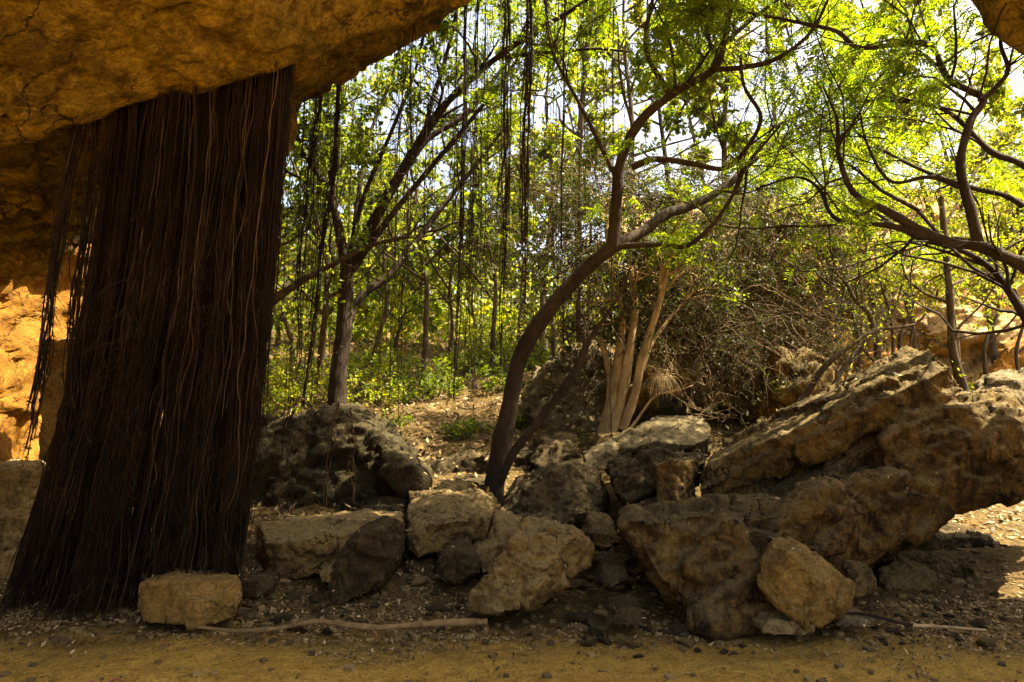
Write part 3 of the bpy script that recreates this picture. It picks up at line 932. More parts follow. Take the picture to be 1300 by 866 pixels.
rock('blocky dark stone in the middle of the rubble gully', [ext([(752, 735, 5.2), (764, 716, 5.2), (792, 716, 5.2), (800, 735, 5.1), (775, 748, 5.0)], 0.3)], M['dark'], h=0.012, amp=0.03, seed=145, freq=4)
rock('low rock shelf below the upright squared block', [ext([(800, 655, 6.0), (850, 640, 6.1), (900, 640, 6.1), (905, 655, 5.9), (840, 668, 5.8), (805, 668, 5.8)], 0.5)], M['dark'], h=0.014, amp=0.04, seed=146, freq=3)
rock('shaded rock between the mound and the long flat block', [ext([(430, 665, 6.9), (470, 640, 7.0), (515, 640, 7.0), (520, 665, 6.8)], 0.5)], M['dark'], h=0.016, amp=0.05, seed=147, freq=3)
rock('dark stone in the hollow below the pitted rock', [ext([(500, 740, 5.75), (515, 715, 5.8), (548, 715, 5.8), (556, 738, 5.7)], 0.4)], M['dark'], h=0.014, amp=0.03, seed=148, freq=4)
rock('tilted dark rock on the slope above the pitted rock', [ext([(470, 600, 8.9), (500, 572, 9.0), (548, 575, 9.0), (560, 600, 8.8), (520, 615, 8.6)], 0.8)], M['dark'], h=0.022, amp=0.07, seed=151, freq=2.6)
rock('pale flat stone on the leafy slope behind the ledge', [ext([(590, 560, 9.9), (620, 545, 10.0), (660, 548, 10.0), (668, 566, 9.8), (620, 572, 9.7)], 0.6)], M['grey'], h=0.022, amp=0.06, seed=152, freq=2.6)
rock('low stone on the slope right of the lowest root bundle', [ext([(600, 520, 11.4), (625, 506, 11.5), (655, 512, 11.5), (652, 530, 11.3), (610, 532, 11.2)], 0.5)], M['grey'], h=0.025, amp=0.06, seed=153, freq=2.6)
rock('dark stone leaning on the foot of the leaning trunk', [ext([(640, 640, 7.0), (655, 612, 7.1), (685, 606, 7.1), (690, 632, 7.0), (660, 650, 6.9)], 0.4)], M['dark'], h=0.018, amp=0.05, seed=154, freq=3)
# --- rocks on the left and behind
rock('pale greenish boulder against the cave wall at the left edge', [
    [(-90, 600, 7.0), (-30, 598, 7.0), (20, 588, 7.1), (54, 584, 7.3), (60, 640, 7.3), (40, 700, 7.0), (0, 712, 6.8), (-80, 715, 6.8), (-80, 590, 8.3), (60, 590, 8.3), (40, 690, 8.2)]],
    M['tan'], h=0.025, amp=0.05, seed=35, freq=2.4)
rock('sunlit stone on the ground at the far left edge', [ext([(-50, 730, 6.0), (-10, 708, 6.1), (35, 702, 6.2), (40, 745, 6.0), (-30, 752, 5.9)], 0.5)], M['gold'], h=0.018, amp=0.03, seed=36, freq=4)
rock('pale upright rock face beyond the fringe of roots', [ext([(48, 430, 8.6), (112, 424, 8.6), (120, 560, 8.6), (110, 640, 8.5), (50, 640, 8.5)], 0.7)], M['tan'], h=0.03, amp=0.04, seed=37, freq=2)
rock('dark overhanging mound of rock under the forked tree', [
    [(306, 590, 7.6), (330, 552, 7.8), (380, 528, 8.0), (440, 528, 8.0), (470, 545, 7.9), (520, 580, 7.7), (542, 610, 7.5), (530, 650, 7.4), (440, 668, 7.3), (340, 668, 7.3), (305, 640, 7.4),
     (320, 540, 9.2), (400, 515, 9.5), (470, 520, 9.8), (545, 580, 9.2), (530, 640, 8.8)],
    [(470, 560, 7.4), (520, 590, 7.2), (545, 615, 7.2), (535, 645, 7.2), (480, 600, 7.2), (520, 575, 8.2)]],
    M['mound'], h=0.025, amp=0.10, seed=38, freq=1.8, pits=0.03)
rock('long dark ledge of rock at the foot of the leafy slope', [
    [(538, 592, 8.6), (600, 578, 8.5), (690, 578, 8.6), (705, 600, 8.5), (690, 618, 8.4), (545, 615, 8.4), (540, 582, 9.6), (620, 572, 9.7), (700, 572, 9.6), (700, 610, 9.2)]],
    M['dark'], h=0.025, amp=0.06, seed=39, freq=2.4, strata=((0, 0, 1), 7, 0.04))
rock('big rock slope strewn with leaves behind the leaning tree', [
    [(640, 560, 10.0), (680, 500, 10.2), (715, 445, 10.8), (745, 438, 11.0), (780, 460, 10.8), (800, 520, 10.2), (790, 580, 9.6), (700, 590, 9.4), (650, 580, 9.6), (700, 450, 12.5), (790, 450, 12.5), (650, 540, 12)]],
    M['grey'], h=0.035, amp=0.12, seed=40, freq=1.8, pits=0.03)
rock('brown stone between the two leaning stems', [ext([(672, 585, 8.4), (688, 556, 8.5), (725, 560, 8.5), (742, 585, 8.3), (720, 600, 8.2), (685, 600, 8.2)], 0.5)], M['dark'], h=0.02, amp=0.05, seed=41, freq=3)
rock('small sunlit pale stone below the fig roots', [ext([(752, 575, 8.8), (760, 552, 8.9), (790, 550, 8.9), (800, 570, 8.8)], 0.4)], M['tan'], h=0.018, amp=0.03, seed=42, freq=3)
rock('small square pale stone left of the fig roots', [ext([(702, 572, 9.2), (706, 552, 9.2), (732, 552, 9.2), (736, 572, 9.1)], 0.4)], M['tan'], h=0.018, amp=0.03, seed=43, freq=3)
rock('overgrown ochre crag behind the giant slab', [
    [(800, 470, 10.6), (850, 440, 10.8), (880, 330, 11.4), (940, 285, 11.8), (1010, 275, 12), (1065, 290, 12), (1088, 318, 12), (1075, 370, 11.8), (1040, 410, 11.6), (1035, 450, 11.2), (1062, 480, 10.8), (1060, 520, 10.4), (960, 520, 9.9), (860, 520, 9.8),
     (830, 300, 14), (960, 250, 14.5), (1090, 310, 14), (1070, 500, 13)],
    [(985, 440, 9.4), (1030, 455, 9.6), (1060, 480, 9.6), (1050, 500, 9.2), (990, 500, 9.2), (970, 470, 10.5)],
    [(796, 470, 9.9), (830, 455, 9.9), (852, 480, 9.8), (850, 500, 9.8), (800, 512, 9.8), (800, 450, 10.8), (850, 460, 10.8)]],
    M['crag'], h=0.045, amp=0.22, seed=51, name='crag', cat='rock', freq=1.2, strata=((0.2, 0, 1), 1.6, 0.12))
rock('grey boulder in the sun past the right end of the slab', [
    [(1234, 498, 9.0), (1250, 482, 9.2), (1290, 470, 9.4), (1340, 470, 9.4), (1345, 560, 9.0), (1290, 560, 8.8), (1245, 540, 8.9), (1250, 480, 10.5), (1350, 470, 10.5)]],
    M['grey'], h=0.03, amp=0.07, seed=52, freq=2.2)
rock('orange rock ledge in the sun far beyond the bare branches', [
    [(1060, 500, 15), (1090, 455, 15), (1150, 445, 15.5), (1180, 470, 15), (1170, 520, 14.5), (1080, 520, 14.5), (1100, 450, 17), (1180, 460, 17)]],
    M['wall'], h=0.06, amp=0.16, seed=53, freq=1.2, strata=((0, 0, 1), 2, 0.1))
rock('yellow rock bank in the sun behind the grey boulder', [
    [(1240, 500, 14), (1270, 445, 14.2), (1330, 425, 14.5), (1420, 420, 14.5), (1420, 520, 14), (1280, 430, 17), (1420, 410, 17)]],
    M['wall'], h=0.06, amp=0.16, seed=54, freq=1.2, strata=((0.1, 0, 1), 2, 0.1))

# ------------------------------------------------------------------ loose stones (individuals sharing a few meshes)
RNG = np.random.default_rng(4)
stone_meshes = []
for k in range(14):
    rg = np.random.default_rng(900 + k)
    bm = bmesh.new()
    for p in norm(rg.normal(size=(15, 3))) * (0.8 + 0.4 * rg.random((15, 1))) * np.array((1.0, 0.8, 0.5)):
        bm.verts.new(p)
    r = bmesh.ops.convex_hull(bm, input=bm.verts)
    junk = list({g for g in r['geom_interior'] + r['geom_unused'] if isinstance(g, bmesh.types.BMVert) and g.is_valid})
    bmesh.ops.delete(bm, geom=junk, context='VERTS')
    bmesh.ops.bevel(bm, geom=list(bm.edges), offset=0.06, segments=1, affect='EDGES')
    bmesh.ops.recalc_face_normals(bm, faces=bm.faces)
    me = bpy.data.meshes.new('stone')
    bm.to_mesh(me)
    bm.free()
    me.materials.append((M['tan'], M['ochre'], M['dark'], M['grey'])[(0, 1, 2, 2, 3, 0, 2)[k % 7]])
    stone_meshes.append(me)


def drop_bvh():
    Vs, Fs, n = [], [], 0
    for V, F in COL:
        Vs.append(V)
        Fs.append(F + n)
        n += len(V)
    V = np.concatenate(Vs)
    F = np.concatenate(Fs)
    return BVHTree.FromPolygons(V.tolist(), F.tolist())


BV = drop_bvh()


def drop(x, y, z0=7.0):
    h = BV.ray_cast(Vector((x, y, z0)), Vector((0, 0, -1)))
    if h[0] is None:
        return None, None
    return np.array(h[0]), np.array(h[1])


def scatter_stones(n, xr, yr, sr, label, group, zmax=0.5):
    cnt = 0
    while cnt < n:
        y = RNG.uniform(*yr)
        px = RNG.uniform(*xr)
        x = PX(px, y)
        p, nr = drop(x, y)
        if p is None or p[2] > H(x, y)[0] + zmax:
            continue
        s = RNG.uniform(*sr) * (1 if RNG.random() < 0.75 else 1.6)
        o = link('stone', stone_meshes[RNG.integers(0, len(stone_meshes))], None, Vector(p) + Vector((0, 0, s * 0.15)))
        o.scale = (s, s * RNG.uniform(0.7, 1), s * RNG.uniform(0.6, 1.1))
        o.rotation_euler = (RNG.uniform(-0.4, 0.4), RNG.uniform(-0.4, 0.4), RNG.uniform(0, 6.28))
        tag(o, label, 'stone', group)
        cnt += 1


scatter_stones(85, (690, 870), (4.65, 6.3), (0.035, 0.10), 'small loose stone in the rubble gully between the centre boulder and the slab', 'stones in the rubble gully', 0.15)
scatter_stones(60, (310, 640), (4.75, 5.7), (0.025, 0.065), 'small loose stone on the ground below the long flat block', 'stones below the flat block', 0.1)
scatter_stones(45, (1040, 1300), (4.5, 7.0), (0.02, 0.06), 'small loose stone on the leafy ground right of the golden boulder', 'stones right of the golden boulder', 0.1)
scatter_stones(25, (650, 1000), (4.35, 4.75), (0.02, 0.05), 'small loose stone along the edge of the dirt path', 'stones along the path edge', 0.08)

# ------------------------------------------------------------------ root curtain
rng = np.random.default_rng(11)
CUR = thing('root_curtain', 'huge dark curtain of matted aerial roots hanging from the cave roof to the ground', 'roots', (PX(150, 5.2), 5.2, 0.0))


def lipz(x):
    return np.interp(x, lip[:, 0], lip[:, 2])


def lipy(x):
    return np.interp(x, lip[:, 0], lip[:, 1])


def curtain_strands(s, back, rad, end, rng, n=18, wob=0.02, cl=None):
    """s: 0 left .. 1 right; back: metres behind the lip; end: share of the drop covered."""
    m = len(s)
    tpx = 132 + (358 - 132) * s
    bpx = 14 + (306 - 14) * np.sign(s) * np.abs(s) ** 0.95
    td = 5.12 + 0.25 * s + back
    bd = 4.95 + back * 0.9
    tx = (tpx - 650) / FPX * td
    bx = (bpx - 650) / FPX * bd
    tz = lipz(tx) + 0.35 + 0.2 * back
    t = np.linspace(0, 1, n)[None, :] * end[:, None]
    tb = t ** (1.0 + 1.5 * np.clip(1 - s[:, None] * 1.2, 0, 1))
    X = tx[:, None] * (1 - tb) + bx[:, None] * tb + 0.06 * np.sin(t * np.pi) * (s[:, None] - 0.3)
    Y = td[:, None] * (1 - t) + bd[:, None] * t
    Z = tz[:, None] * (1 - t) + (-0.03) * t
    cl = s * 40 if cl is None else cl
    q = np.stack([(cl * 3.7)[:, None] + 0 * t, 0 * t, t * 2.5], -1).reshape(-1, 3)
    X = X + (fbm(q, 3, 3) * 0.05).reshape(m, n)
    Y = Y + (fbm(q, 3, 8) * 0.10).reshape(m, n)
    ph = rng.random((m, 1, 1)) * 500
    q = (np.stack([t * 9, 0 * t, 0 * t], -1) + ph).reshape(-1, 3)
    X = X + fbm(q, 3, 4).reshape(m, n) * wob * (0.3 + t)
    Y = Y + fbm(q + 9, 3, 5).reshape(m, n) * wob * (0.3 + t)
    R = rad[:, None] * (1.0 - 0.35 * t)
    R[:, -1] *= 0.3
    return np.stack([X, Y, Z], -1), R


# dark inner mass
m = 1000
ss = (np.arange(m) + rng.random(m)) / m
St, Rt = curtain_strands(ss, rng.uniform(0.12, 0.60, m), rng.uniform(0.0045, 0.009, m), np.ones(m), rng, 12, 0.05)
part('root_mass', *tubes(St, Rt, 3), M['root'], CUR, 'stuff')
# fine strands gathered in clumps that end at different heights
nc = 70
cs, cb = rng.random(nc), rng.uniform(-0.06, 0.25, nc)
ce = np.where(rng.random(nc) < 0.45, 1.0, rng.uniform(0.45, 0.95, nc))
m = 1700
ci = rng.integers(0, nc, m)
ss = np.clip(cs[ci] + rng.normal(size=m) * 0.014, -0.03, 1.05)
en = np.clip(ce[ci] + rng.normal(size=m) * 0.06, 0.2, 1.0)
St, Rt = curtain_strands(ss, cb[ci] + rng.normal(size=m) * 0.03, rng.uniform(0.0018, 0.0042, m), en, rng, 15, 0.04, ci.astype(float))
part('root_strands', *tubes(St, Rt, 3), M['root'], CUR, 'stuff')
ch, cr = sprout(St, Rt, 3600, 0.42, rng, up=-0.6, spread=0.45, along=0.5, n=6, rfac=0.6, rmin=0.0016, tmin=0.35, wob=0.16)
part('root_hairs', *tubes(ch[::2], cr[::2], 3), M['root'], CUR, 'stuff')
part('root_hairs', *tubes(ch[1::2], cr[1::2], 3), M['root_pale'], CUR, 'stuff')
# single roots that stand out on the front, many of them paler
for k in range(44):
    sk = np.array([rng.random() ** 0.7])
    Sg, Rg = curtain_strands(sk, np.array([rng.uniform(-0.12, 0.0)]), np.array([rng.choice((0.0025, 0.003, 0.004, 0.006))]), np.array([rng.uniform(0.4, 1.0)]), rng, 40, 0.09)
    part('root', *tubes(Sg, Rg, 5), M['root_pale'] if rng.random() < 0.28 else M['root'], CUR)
for k in range(7):
    sk = np.array([(k + rng.random()) / 7])
    Sg, Rg = curtain_strands(sk, np.array([rng.uniform(-0.06, 0.05)]), np.array([rng.uniform(0.008, 0.014)]), np.array([rng.uniform(0.7, 1.0)]), rng, 30, 0.05)
    V, F, _, _ = limb(Sg[0], Rg[0, 0], Rg[0, 0] * 0.5, 7, 60, 0.35, 300 + k)
    part('root', V, F, M['root'], CUR)
# flared foot of roots creeping onto the ground
for k in range(14):
    sk = (k + rng.random()) / 14
    b = P(16 + 290 * sk, 783, 4.92)
    b[2] = 0.0
    dx = (sk - 0.45) * 0.35
    top = b + np.array((0.2 * (0.6 - sk), 0.12, rng.uniform(0.5, 1.1)))
    V, F, _, _ = limb([top, top * 0.5 + b * 0.5 + np.array((0.03, 0.03, -0.05)), b, b + np.array((dx, -0.10, -0.02))], 0.004, 0.008, 6, 22, 0.25, k)
    part('root', V, F, M['root'], CUR)


def hang(label, px_top, px_bot, py_bot, d, n, spread, pale=False, group=None, rad=0.006, name='hanging_root', dtop=None, hairs=18, py_top=None, ragged=0.25):
    """A hanging aerial root: one strand or a bundle twisted together."""
    rg = np.random.default_rng(abs(hash((round(px_top * 10), round(py_bot * 10)))) % 2 ** 31)
    dtop = dtop or d
    xt = PX(px_top, dtop)
    zt = P(px_top, py_top, dtop)[2] if py_top is not None else 6.6
    b = P(px_bot, py_bot, d)
    nn = 27
    t = np.linspace(0, 1, nn)[None, :]
    end = 1 - ragged * rg.random(n) ** 2
    end[0] = 1
    tt = t * end[:, None]
    ax = rg.normal(size=n) * spread
    ay = rg.normal(size=n) * spread
    ph = rg.random((n, 1, 1)) * 90
    q = (np.stack([tt * 7, 0 * tt, 0 * tt], -1) + ph).reshape(-1, 3)
    wx = fbm(q, 3, 2).reshape(n, nn)
    wy = fbm(q + 5, 3, 6).reshape(n, nn)
    com = fbm(np.stack([tt[0] * 3 + px_top, 0 * tt[0], 0 * tt[0]], -1), 2, 1)[None, :]
    X = xt * (1 - tt) + b[0] * tt + ax[:, None] * (0.4 + 0.6 * np.sin(tt * 3.1)) + wx * (0.012 + spread * 0.8) + com * 0.05
    Y = dtop * (1 - tt) + d * tt + ay[:, None] + wy * (0.012 + spread * 0.8)
    Z = zt * (1 - tt) + b[2] * tt
    St = np.stack([X, Y, Z], -1)
    R = rad * (0.6 + 0.7 * rg.random(n))[:, None] * (1 - 0.4 * tt) * (1 + 0.35 * wx)
    G = Geo()
    G.add(*tubes(St, R, 4))
    # rootlets and caught dead leaves give the beaded outline
    c, cr = sprout(St, R, hairs * n, 0.16, rg, up=-1.2, spread=0.8, along=0.3, n=4, rfac=0.5, rmin=0.0015, tmin=0.12, wob=0.1)
    G.add(*tubes(c, cr, 3))
    o = solo(name, *G.get(), M['root_pale'] if pale else M['root'], (xt, dtop, zt))
    tag(o, label, 'root', group)
    pos, tan = along_points(St, int(hairs * n * 1.6), rg, 0.25)
    V, F = leaf_quads(pos, norm(rg.normal(size=pos.shape)), 0.014 + 0.02 * rg.random(len(pos)), rg, 0.55, 0.6, 0.2)
    k = part('leaflet_tuft', V, F, M['leaf_dark'], o, 'stuff')
    return o


# a single pale root crawling down the ceiling in front
V, F, _, _ = limb([P(154, -8, 3.22), P(149, 25, 3.5), P(134, 58, 3.85), P(121, 112, 4.35), P(99, 160, 4.8), P(89, 195, 4.88), P(84, 215, 4.9), P(70, 232, 4.92)], 0.0022, 0.0014, 5, 60, 0.4, 12)
tag(solo('ceiling_root', V, F, M['root_pale'], P(120, 110, 4.3)), 'single thin pale root crawling down the ochre cave ceiling', 'root')
# left fringe of the curtain
for (a, b_, c, n, lab) in ((82, 38, 585, 13, 'outermost fringe of hanging roots at the left edge of the curtain'), (104, 76, 610, 9, 'second fringe of hanging roots between the outer fringe and the curtain'), (128, 100, 520, 6, 'innermost sparse fringe of hanging roots touching the left side of the curtain')):
    hang(lab, a, b_, c, 5.0, n, 0.026, False, 'fringe roots left of the curtain', 0.007, py_top=140, dtop=5.2, hairs=10)

# named thick bundles
hang('thickest bundle of hanging roots left of the leaning tree', 672, 668, 395, 6.9, 14, 0.024, rad=0.006)
hang('long ragged bundle of hanging roots ending beside the leaning trunk', 640, 634, 470, 6.9, 9, 0.020, rad=0.0055)
hang('bundle of hanging roots reaching lowest over the leafy slope', 590, 578, 512, 7.3, 9, 0.024, rad=0.0055)
hang('thin twin of the bundle reaching over the leafy slope', 604, 592, 440, 7.2, 5, 0.018, rad=0.005)
hang('thick hanging root bundle slanting down in front of the forked trunk', 424, 384, 525, 7.4, 13, 0.03, rad=0.006, py_top=80, dtop=7.2)
hang('ragged root bundle just left of the slanting thick bundle', 398, 372, 470, 7.4, 8, 0.024, rad=0.007, py_top=90, dtop=7.2)
hang('stringy root bundle hugging the right edge of the curtain', 352, 318, 560, 6.6, 12, 0.035, rad=0.006, py_top=120, dtop=6.7)
hang('pale stringy roots hanging behind the right edge of the curtain', 358, 302, 600, 5.6, 16, 0.04, True, rad=0.006, py_top=90, dtop=5.5)
hang('brown root draped down the left face of the dark mound', 372, 368, 655, 7.25, 5, 0.03, False, None, 0.006, py_top=505, dtop=7.6, hairs=8)
hang('paler root draped over the middle of the dark mound', 425, 412, 660, 7.2, 3, 0.02, True, None, 0.006, py_top=510, dtop=7.6, hairs=6)
hang('root draped down the right part of the dark mound below the forked trunk', 446, 452, 640, 7.2, 3, 0.02, True, None, 0.005, py_top=520, dtop=7.6, hairs=6)
hang('single hanging root in front of the twiggy thicket', 722, 716, 500, 7.2, 3, 0.01, rad=0.006)
hang('hanging root coming down between the two leaning stems', 782, 778, 560, 7.6, 2, 0.008, rad=0.005)
thin = np.random.default_rng(77)
for k in range(96):
    a = thin.uniform(322, 560) if k < 60 else thin.uniform(560, 800)
    bot = thin.uniform(330, 545) if thin.random() < 0.7 else thin.uniform(200, 330)
    if a < 430:
        bot = thin.uniform(380, 600)
    dd = thin.uniform(6.9, 8.6)
    if a < 560:
        hang('thin hanging root among many between the curtain and the lowest root bundle', a + thin.uniform(2, 14), a - 4, bot, dd, int(thin.integers(1, 3)), 0.012, False, 'thin hanging roots left of the bundles', 0.004, py_top=20)
    else:
        hang('thin hanging root among many around the thick root bundles', a + thin.uniform(0, 8), a - 2, bot, dd, int(thin.integers(1, 3)), 0.010, False, 'thin hanging roots around the bundles', 0.004)


# ------------------------------------------------------------------ trees
def strands_of(limbs, n=24):
    Pt = np.array([resample(Q, n) for Q, R in limbs])
    Rr = np.array([np.interp(np.linspace(0, 1, n), np.linspace(0, 1, len(R)), R) for Q, R in limbs])
    return Pt, Rr


def tree(name, label, trunk, limbs, bark, leafer, seed, group=None, twigs=(26, 120, 500), lens=(1.1, 0.6, 0.3), up=0.25, flare=0.35, cat='tree', bias=(0, 0, 0), spread=0.9, limb_tmin=0.3, twig_mat=None, bare=(), step=0.05, sides=(18, 11)):
    """trunk: (points, r0, r1); limbs: list of (points, r0, r1)."""
    rg = np.random.default_rng(seed)
    base = np.array(trunk[0][0])
    root = thing(name, label, cat, base, group)
    V, F, Q, R = limb(trunk[0], trunk[1], trunk[2], sides[0], None, 0.17, seed, flare, step)
    part('trunk', V, F, bark, root)
    ax = []
    for j, (pts, r0, r1) in enumerate(limbs):
        V, F, Q, R = limb(pts, r0, r1, sides[1], None, 0.17, seed + j, 0, step)
        part('branch', V, F, bark, root)
        ax.append((Q, R))
    for j, (pts, r0, r1) in enumerate(bare):
        V, F, _, _ = limb(pts, r0, r1, sides[1], None, 0.16, seed + 60 + j, 0, step)
        part('branch', V, F, bark, root)
    if not ax:
        ax = [(Q, R)]
    Pt, Rr = strands_of(ax)
    G = Geo()
    lv = []
    for lev, (cn, L) in enumerate(zip(twigs, lens)):
        c, cr = sprout(Pt, Rr, cn, L, rg, up=up, spread=spread, along=0.7, n=7 if lev == 0 else 5, rfac=0.5 if lev == 0 else 0.6, rmin=0.0028, tmin=limb_tmin if lev == 0 else 0.2, wob=0.14, bias=bias)
        cr = np.minimum(cr, (0.02, 0.009, 0.005)[min(lev, 2)])
        V, F = tubes(c, cr, 4 if lev == 0 else 3)
        G.add(V, F)
        Pt, Rr = c, cr
        lv.append(c)
    part('twigs', *G.get(), twig_mat or bark, root, 'stuff')
    if leafer:
        G = Geo()
        leafer(G, lv, rg)
        part('crown', *G.get(), leafer.mat, root, 'stuff', smooth=False)
    return root


def broad(mat, count, size, aspect=0.5, flat=0.45, keep=None):
    def f(G, lv, rg):
        k = min(len(lv) - 1, 2)
        G.add(*broad_leaves(lv[k], int(count * 0.8), size, rg, 0.15, aspect, flat, keep=keep))
        G.add(*broad_leaves(lv[k - 1], int(count * 0.2), size, rg, 0.5, aspect, flat, keep=keep))
    f.mat = mat
    return f


def pinnate(mat, count, length, pairs=7, keep=None):
    def f(G, lv, rg):
        G.add(*fronds(lv[-1], int(count * 0.85), length, rg, pairs, keep=keep))
        G.add(*fronds(lv[-2], int(count * 0.15), length, rg, pairs, 0.6, keep=keep))
    f.mat = mat
    return f


def pp(seq, d0, d1=None):
    d1 = d0 if d1 is None else d1
    n = len(seq)
    return [P(x, y, d0 + (d1 - d0) * i / max(1, n - 1)) for i, (x, y) in enumerate(seq)]


# forked tree on the mound
tree('fig_tree', 'forked tree standing on the dark mound with limbs spreading into a V',
     (pp([(428, 545), (428, 500), (433, 450), (438, 400), (440, 335)], 8.9, 9.0), 0.125, 0.095),
     [(pp([(440, 345), (425, 270), (404, 223), (373, 170), (340, 120), (300, 60)], 9.0, 8.2), 0.075, 0.02),
      (pp([(440, 345), (475, 280), (504, 228), (552, 150), (596, 102), (659, 53), (730, 10), (800, -40)], 9.0, 8.0), 0.085, 0.02),
      (pp([(500, 235), (542, 178), (591, 145), (634, 92), (680, 30), (700, -30)], 8.85, 9.6), 0.05, 0.018),
      (pp([(540, 165), (548, 130), (562, 87), (579, 19), (590, -60)], 8.75, 8.5), 0.038, 0.015),
      (pp([(436, 420), (460, 375), (494, 349), (533, 300), (562, 262), (600, 215), (650, 150)], 8.95, 10.2), 0.07, 0.02),
      (pp([(447, 330), (455, 250), (470, 170), (500, 90), (520, 0)], 9.0, 9.8), 0.04, 0.015),
      (pp([(640, 72), (700, 67), (755, 62), (800, 66)], 8.3, 8.3), 0.035, 0.015),
      (pp([(446, 345), (488, 285), (545, 215), (600, 150), (650, 85), (690, 20)], 8.95, 8.4), 0.05, 0.015),
      (pp([(442, 330), (462, 250), (500, 160), (530, 80), (548, -10)], 9.0, 8.6), 0.04, 0.014),
      (pp([(425, 270), (420, 200), (432, 120), (440, 40)], 8.9, 9.5), 0.045, 0.02)],
     M['bark'], broad(M['leaf_fig'], 20000, 0.072, 0.6, keep=gaps(3.0, 0.0, 0.9, 3)), 201, twigs=(50, 260, 1100), lens=(1.4, 0.8, 0.4), up=0.15)
# left tree hugging the curtain
tree('fig_tree', 'slim tree rising right behind the edge of the root curtain',
     (pp([(312, 600), (318, 500), (325, 410), (335, 320), (345, 255)], 8.4, 8.4), 0.10, 0.07),
     [(pp([(326, 402), (373, 363), (426, 334), (470, 312), (520, 300)], 8.4, 8.2), 0.05, 0.02),
      (pp([(340, 275), (380, 260), (410, 240), (440, 200)], 8.4, 8.8), 0.03, 0.012),
      (pp([(345, 255), (352, 200), (380, 130), (400, 60)], 8.4, 8.8), 0.06, 0.02),
      (pp([(338, 310), (360, 310), (385, 295), (400, 280)], 8.4, 8.0), 0.025, 0.01)],
     M['bark_mid'], broad(M['leaf_fig'], 3500, 0.08, 0.6, keep=gaps(2.4, 0.0, 1.0, 5)), 202, twigs=(18, 90, 380), lens=(0.9, 0.5, 0.3))
# leaning tree
tree('leaning_tree', 'dark twisted tree leaning right from beside the centre boulder',
     (pp([(626, 660), (627, 620), (634, 575), (646, 520), (662, 450), (698, 392), (745, 340), (780, 312)], 7.5, 7.3), 0.105, 0.075),
     [(pp([(778, 316), (782, 260), (788, 205), (812, 155), (858, 116), (905, 88), (920, 50), (930, -20), (945, -120)], 7.3, 6.8), 0.07, 0.02),
      (pp([(775, 314), (815, 295), (845, 272), (875, 262), (920, 238), (955, 205), (1000, 170), (1060, 140)], 7.3, 8.6), 0.075, 0.02),
      (pp([(775, 313), (840, 310), (872, 312), (905, 285), (935, 240), (948, 210), (990, 160)], 7.3, 6.6), 0.035, 0.012),
      (pp([(802, 212), (832, 202), (880, 208), (918, 214), (945, 192), (966, 150), (945, 110), (940, 70)], 7.25, 6.7), 0.04, 0.014),
      (pp([(905, 88), (940, 86), (985, 75), (1030, 40), (1060, -20)], 6.95, 6.5), 0.03, 0.012),
      (pp([(785, 230), (740, 140), (700, 60), (690, -30)], 7.2, 7.6), 0.03, 0.012),
      (pp([(850, 120), (820, 60), (830, -10), (840, -90)], 7.0, 6.9), 0.035, 0.012),
      (pp([(925, 50), (960, 20), (1010, -20), (1060, -80)], 6.9, 7.4), 0.025, 0.01)],
     M['bark'], pinnate(M['leaf_pin'], 6500, 0.21, keep=gaps(3.3, -0.05, 0.9, 7)), 203, twigs=(70, 240, 850), lens=(1.7, 0.8, 0.42), up=0.15, limb_tmin=0.45,
     bare=[(pp([(634, 612), (655, 570), (692, 525), (735, 462), (746, 432)], 7.45, 7.2), 0.052, 0.04),
           (pp([(744, 438), (733, 405), (735, 365), (725, 330)], 7.2, 7.2), 0.022, 0.007),
           (pp([(746, 434), (770, 400), (790, 368), (800, 340)], 7.2, 7.1), 0.028, 0.009)])
# tree whose limbs reach in from the right
tree('overhanging_tree', 'tree with long dark limbs reaching in from the right edge',
     ([np.array((6.6, 6.6, 0.0)), np.array((6.5, 6.6, 1.0)), np.array((6.2, 6.5, 2.0)), np.array((5.6, 6.4, 2.55)), P(1310, 338, 6.3)], 0.15, 0.085),
     [(pp([(1318, 345), (1243, 313), (1190, 303), (1126, 268), (1085, 246), (1066, 202), (1062, 150), (1045, 110)], 6.3, 6.8), 0.07, 0.010),
      (pp([(1243, 314), (1232, 266), (1219, 212), (1232, 154), (1248, 125), (1205, 101), (1185, 62), (1160, 54), (1126, 58), (1088, 60), (1062, 40), (1020, 30), (940, 14), (880, 5)], 6.35, 6.9), 0.05, 0.010),
      (pp([(1247, 127), (1265, 110), (1280, 88), (1270, 52), (1285, 10)], 6.5, 6.3), 0.03, 0.012),
      (pp([(1195, 305), (1130, 287), (1062, 278), (1040, 240), (1010, 225), (960, 240)], 6.4, 7.2), 0.035, 0.01),
      (pp([(1360, 500), (1300, 400), (1262, 345), (1220, 318), (1160, 300), (1110, 270)], 6.5, 7.2), 0.06, 0.015),
      (pp([(1330, 225), (1290, 205), (1255, 190), (1200, 140), (1130, 128), (1080, 130)], 6.2, 7.2), 0.04, 0.012),
      (pp([(1325, 280), (1280, 250), (1240, 240), (1180, 220), (1120, 190), (1060, 150)], 6.5, 7.8), 0.035, 0.010),
      (pp([(1225, 240), (1180, 225), (1130, 230), (1100, 180), (1090, 130)], 6.4, 6.9), 0.025, 0.008)],
     M['bark'], pinnate(M['leaf_pin'], 5600, 0.19, keep=gaps(3.1, -0.02, 1.1, 9)), 204, twigs=(85, 260, 850), lens=(1.9, 0.8, 0.4), up=0.12, limb_tmin=0.25)
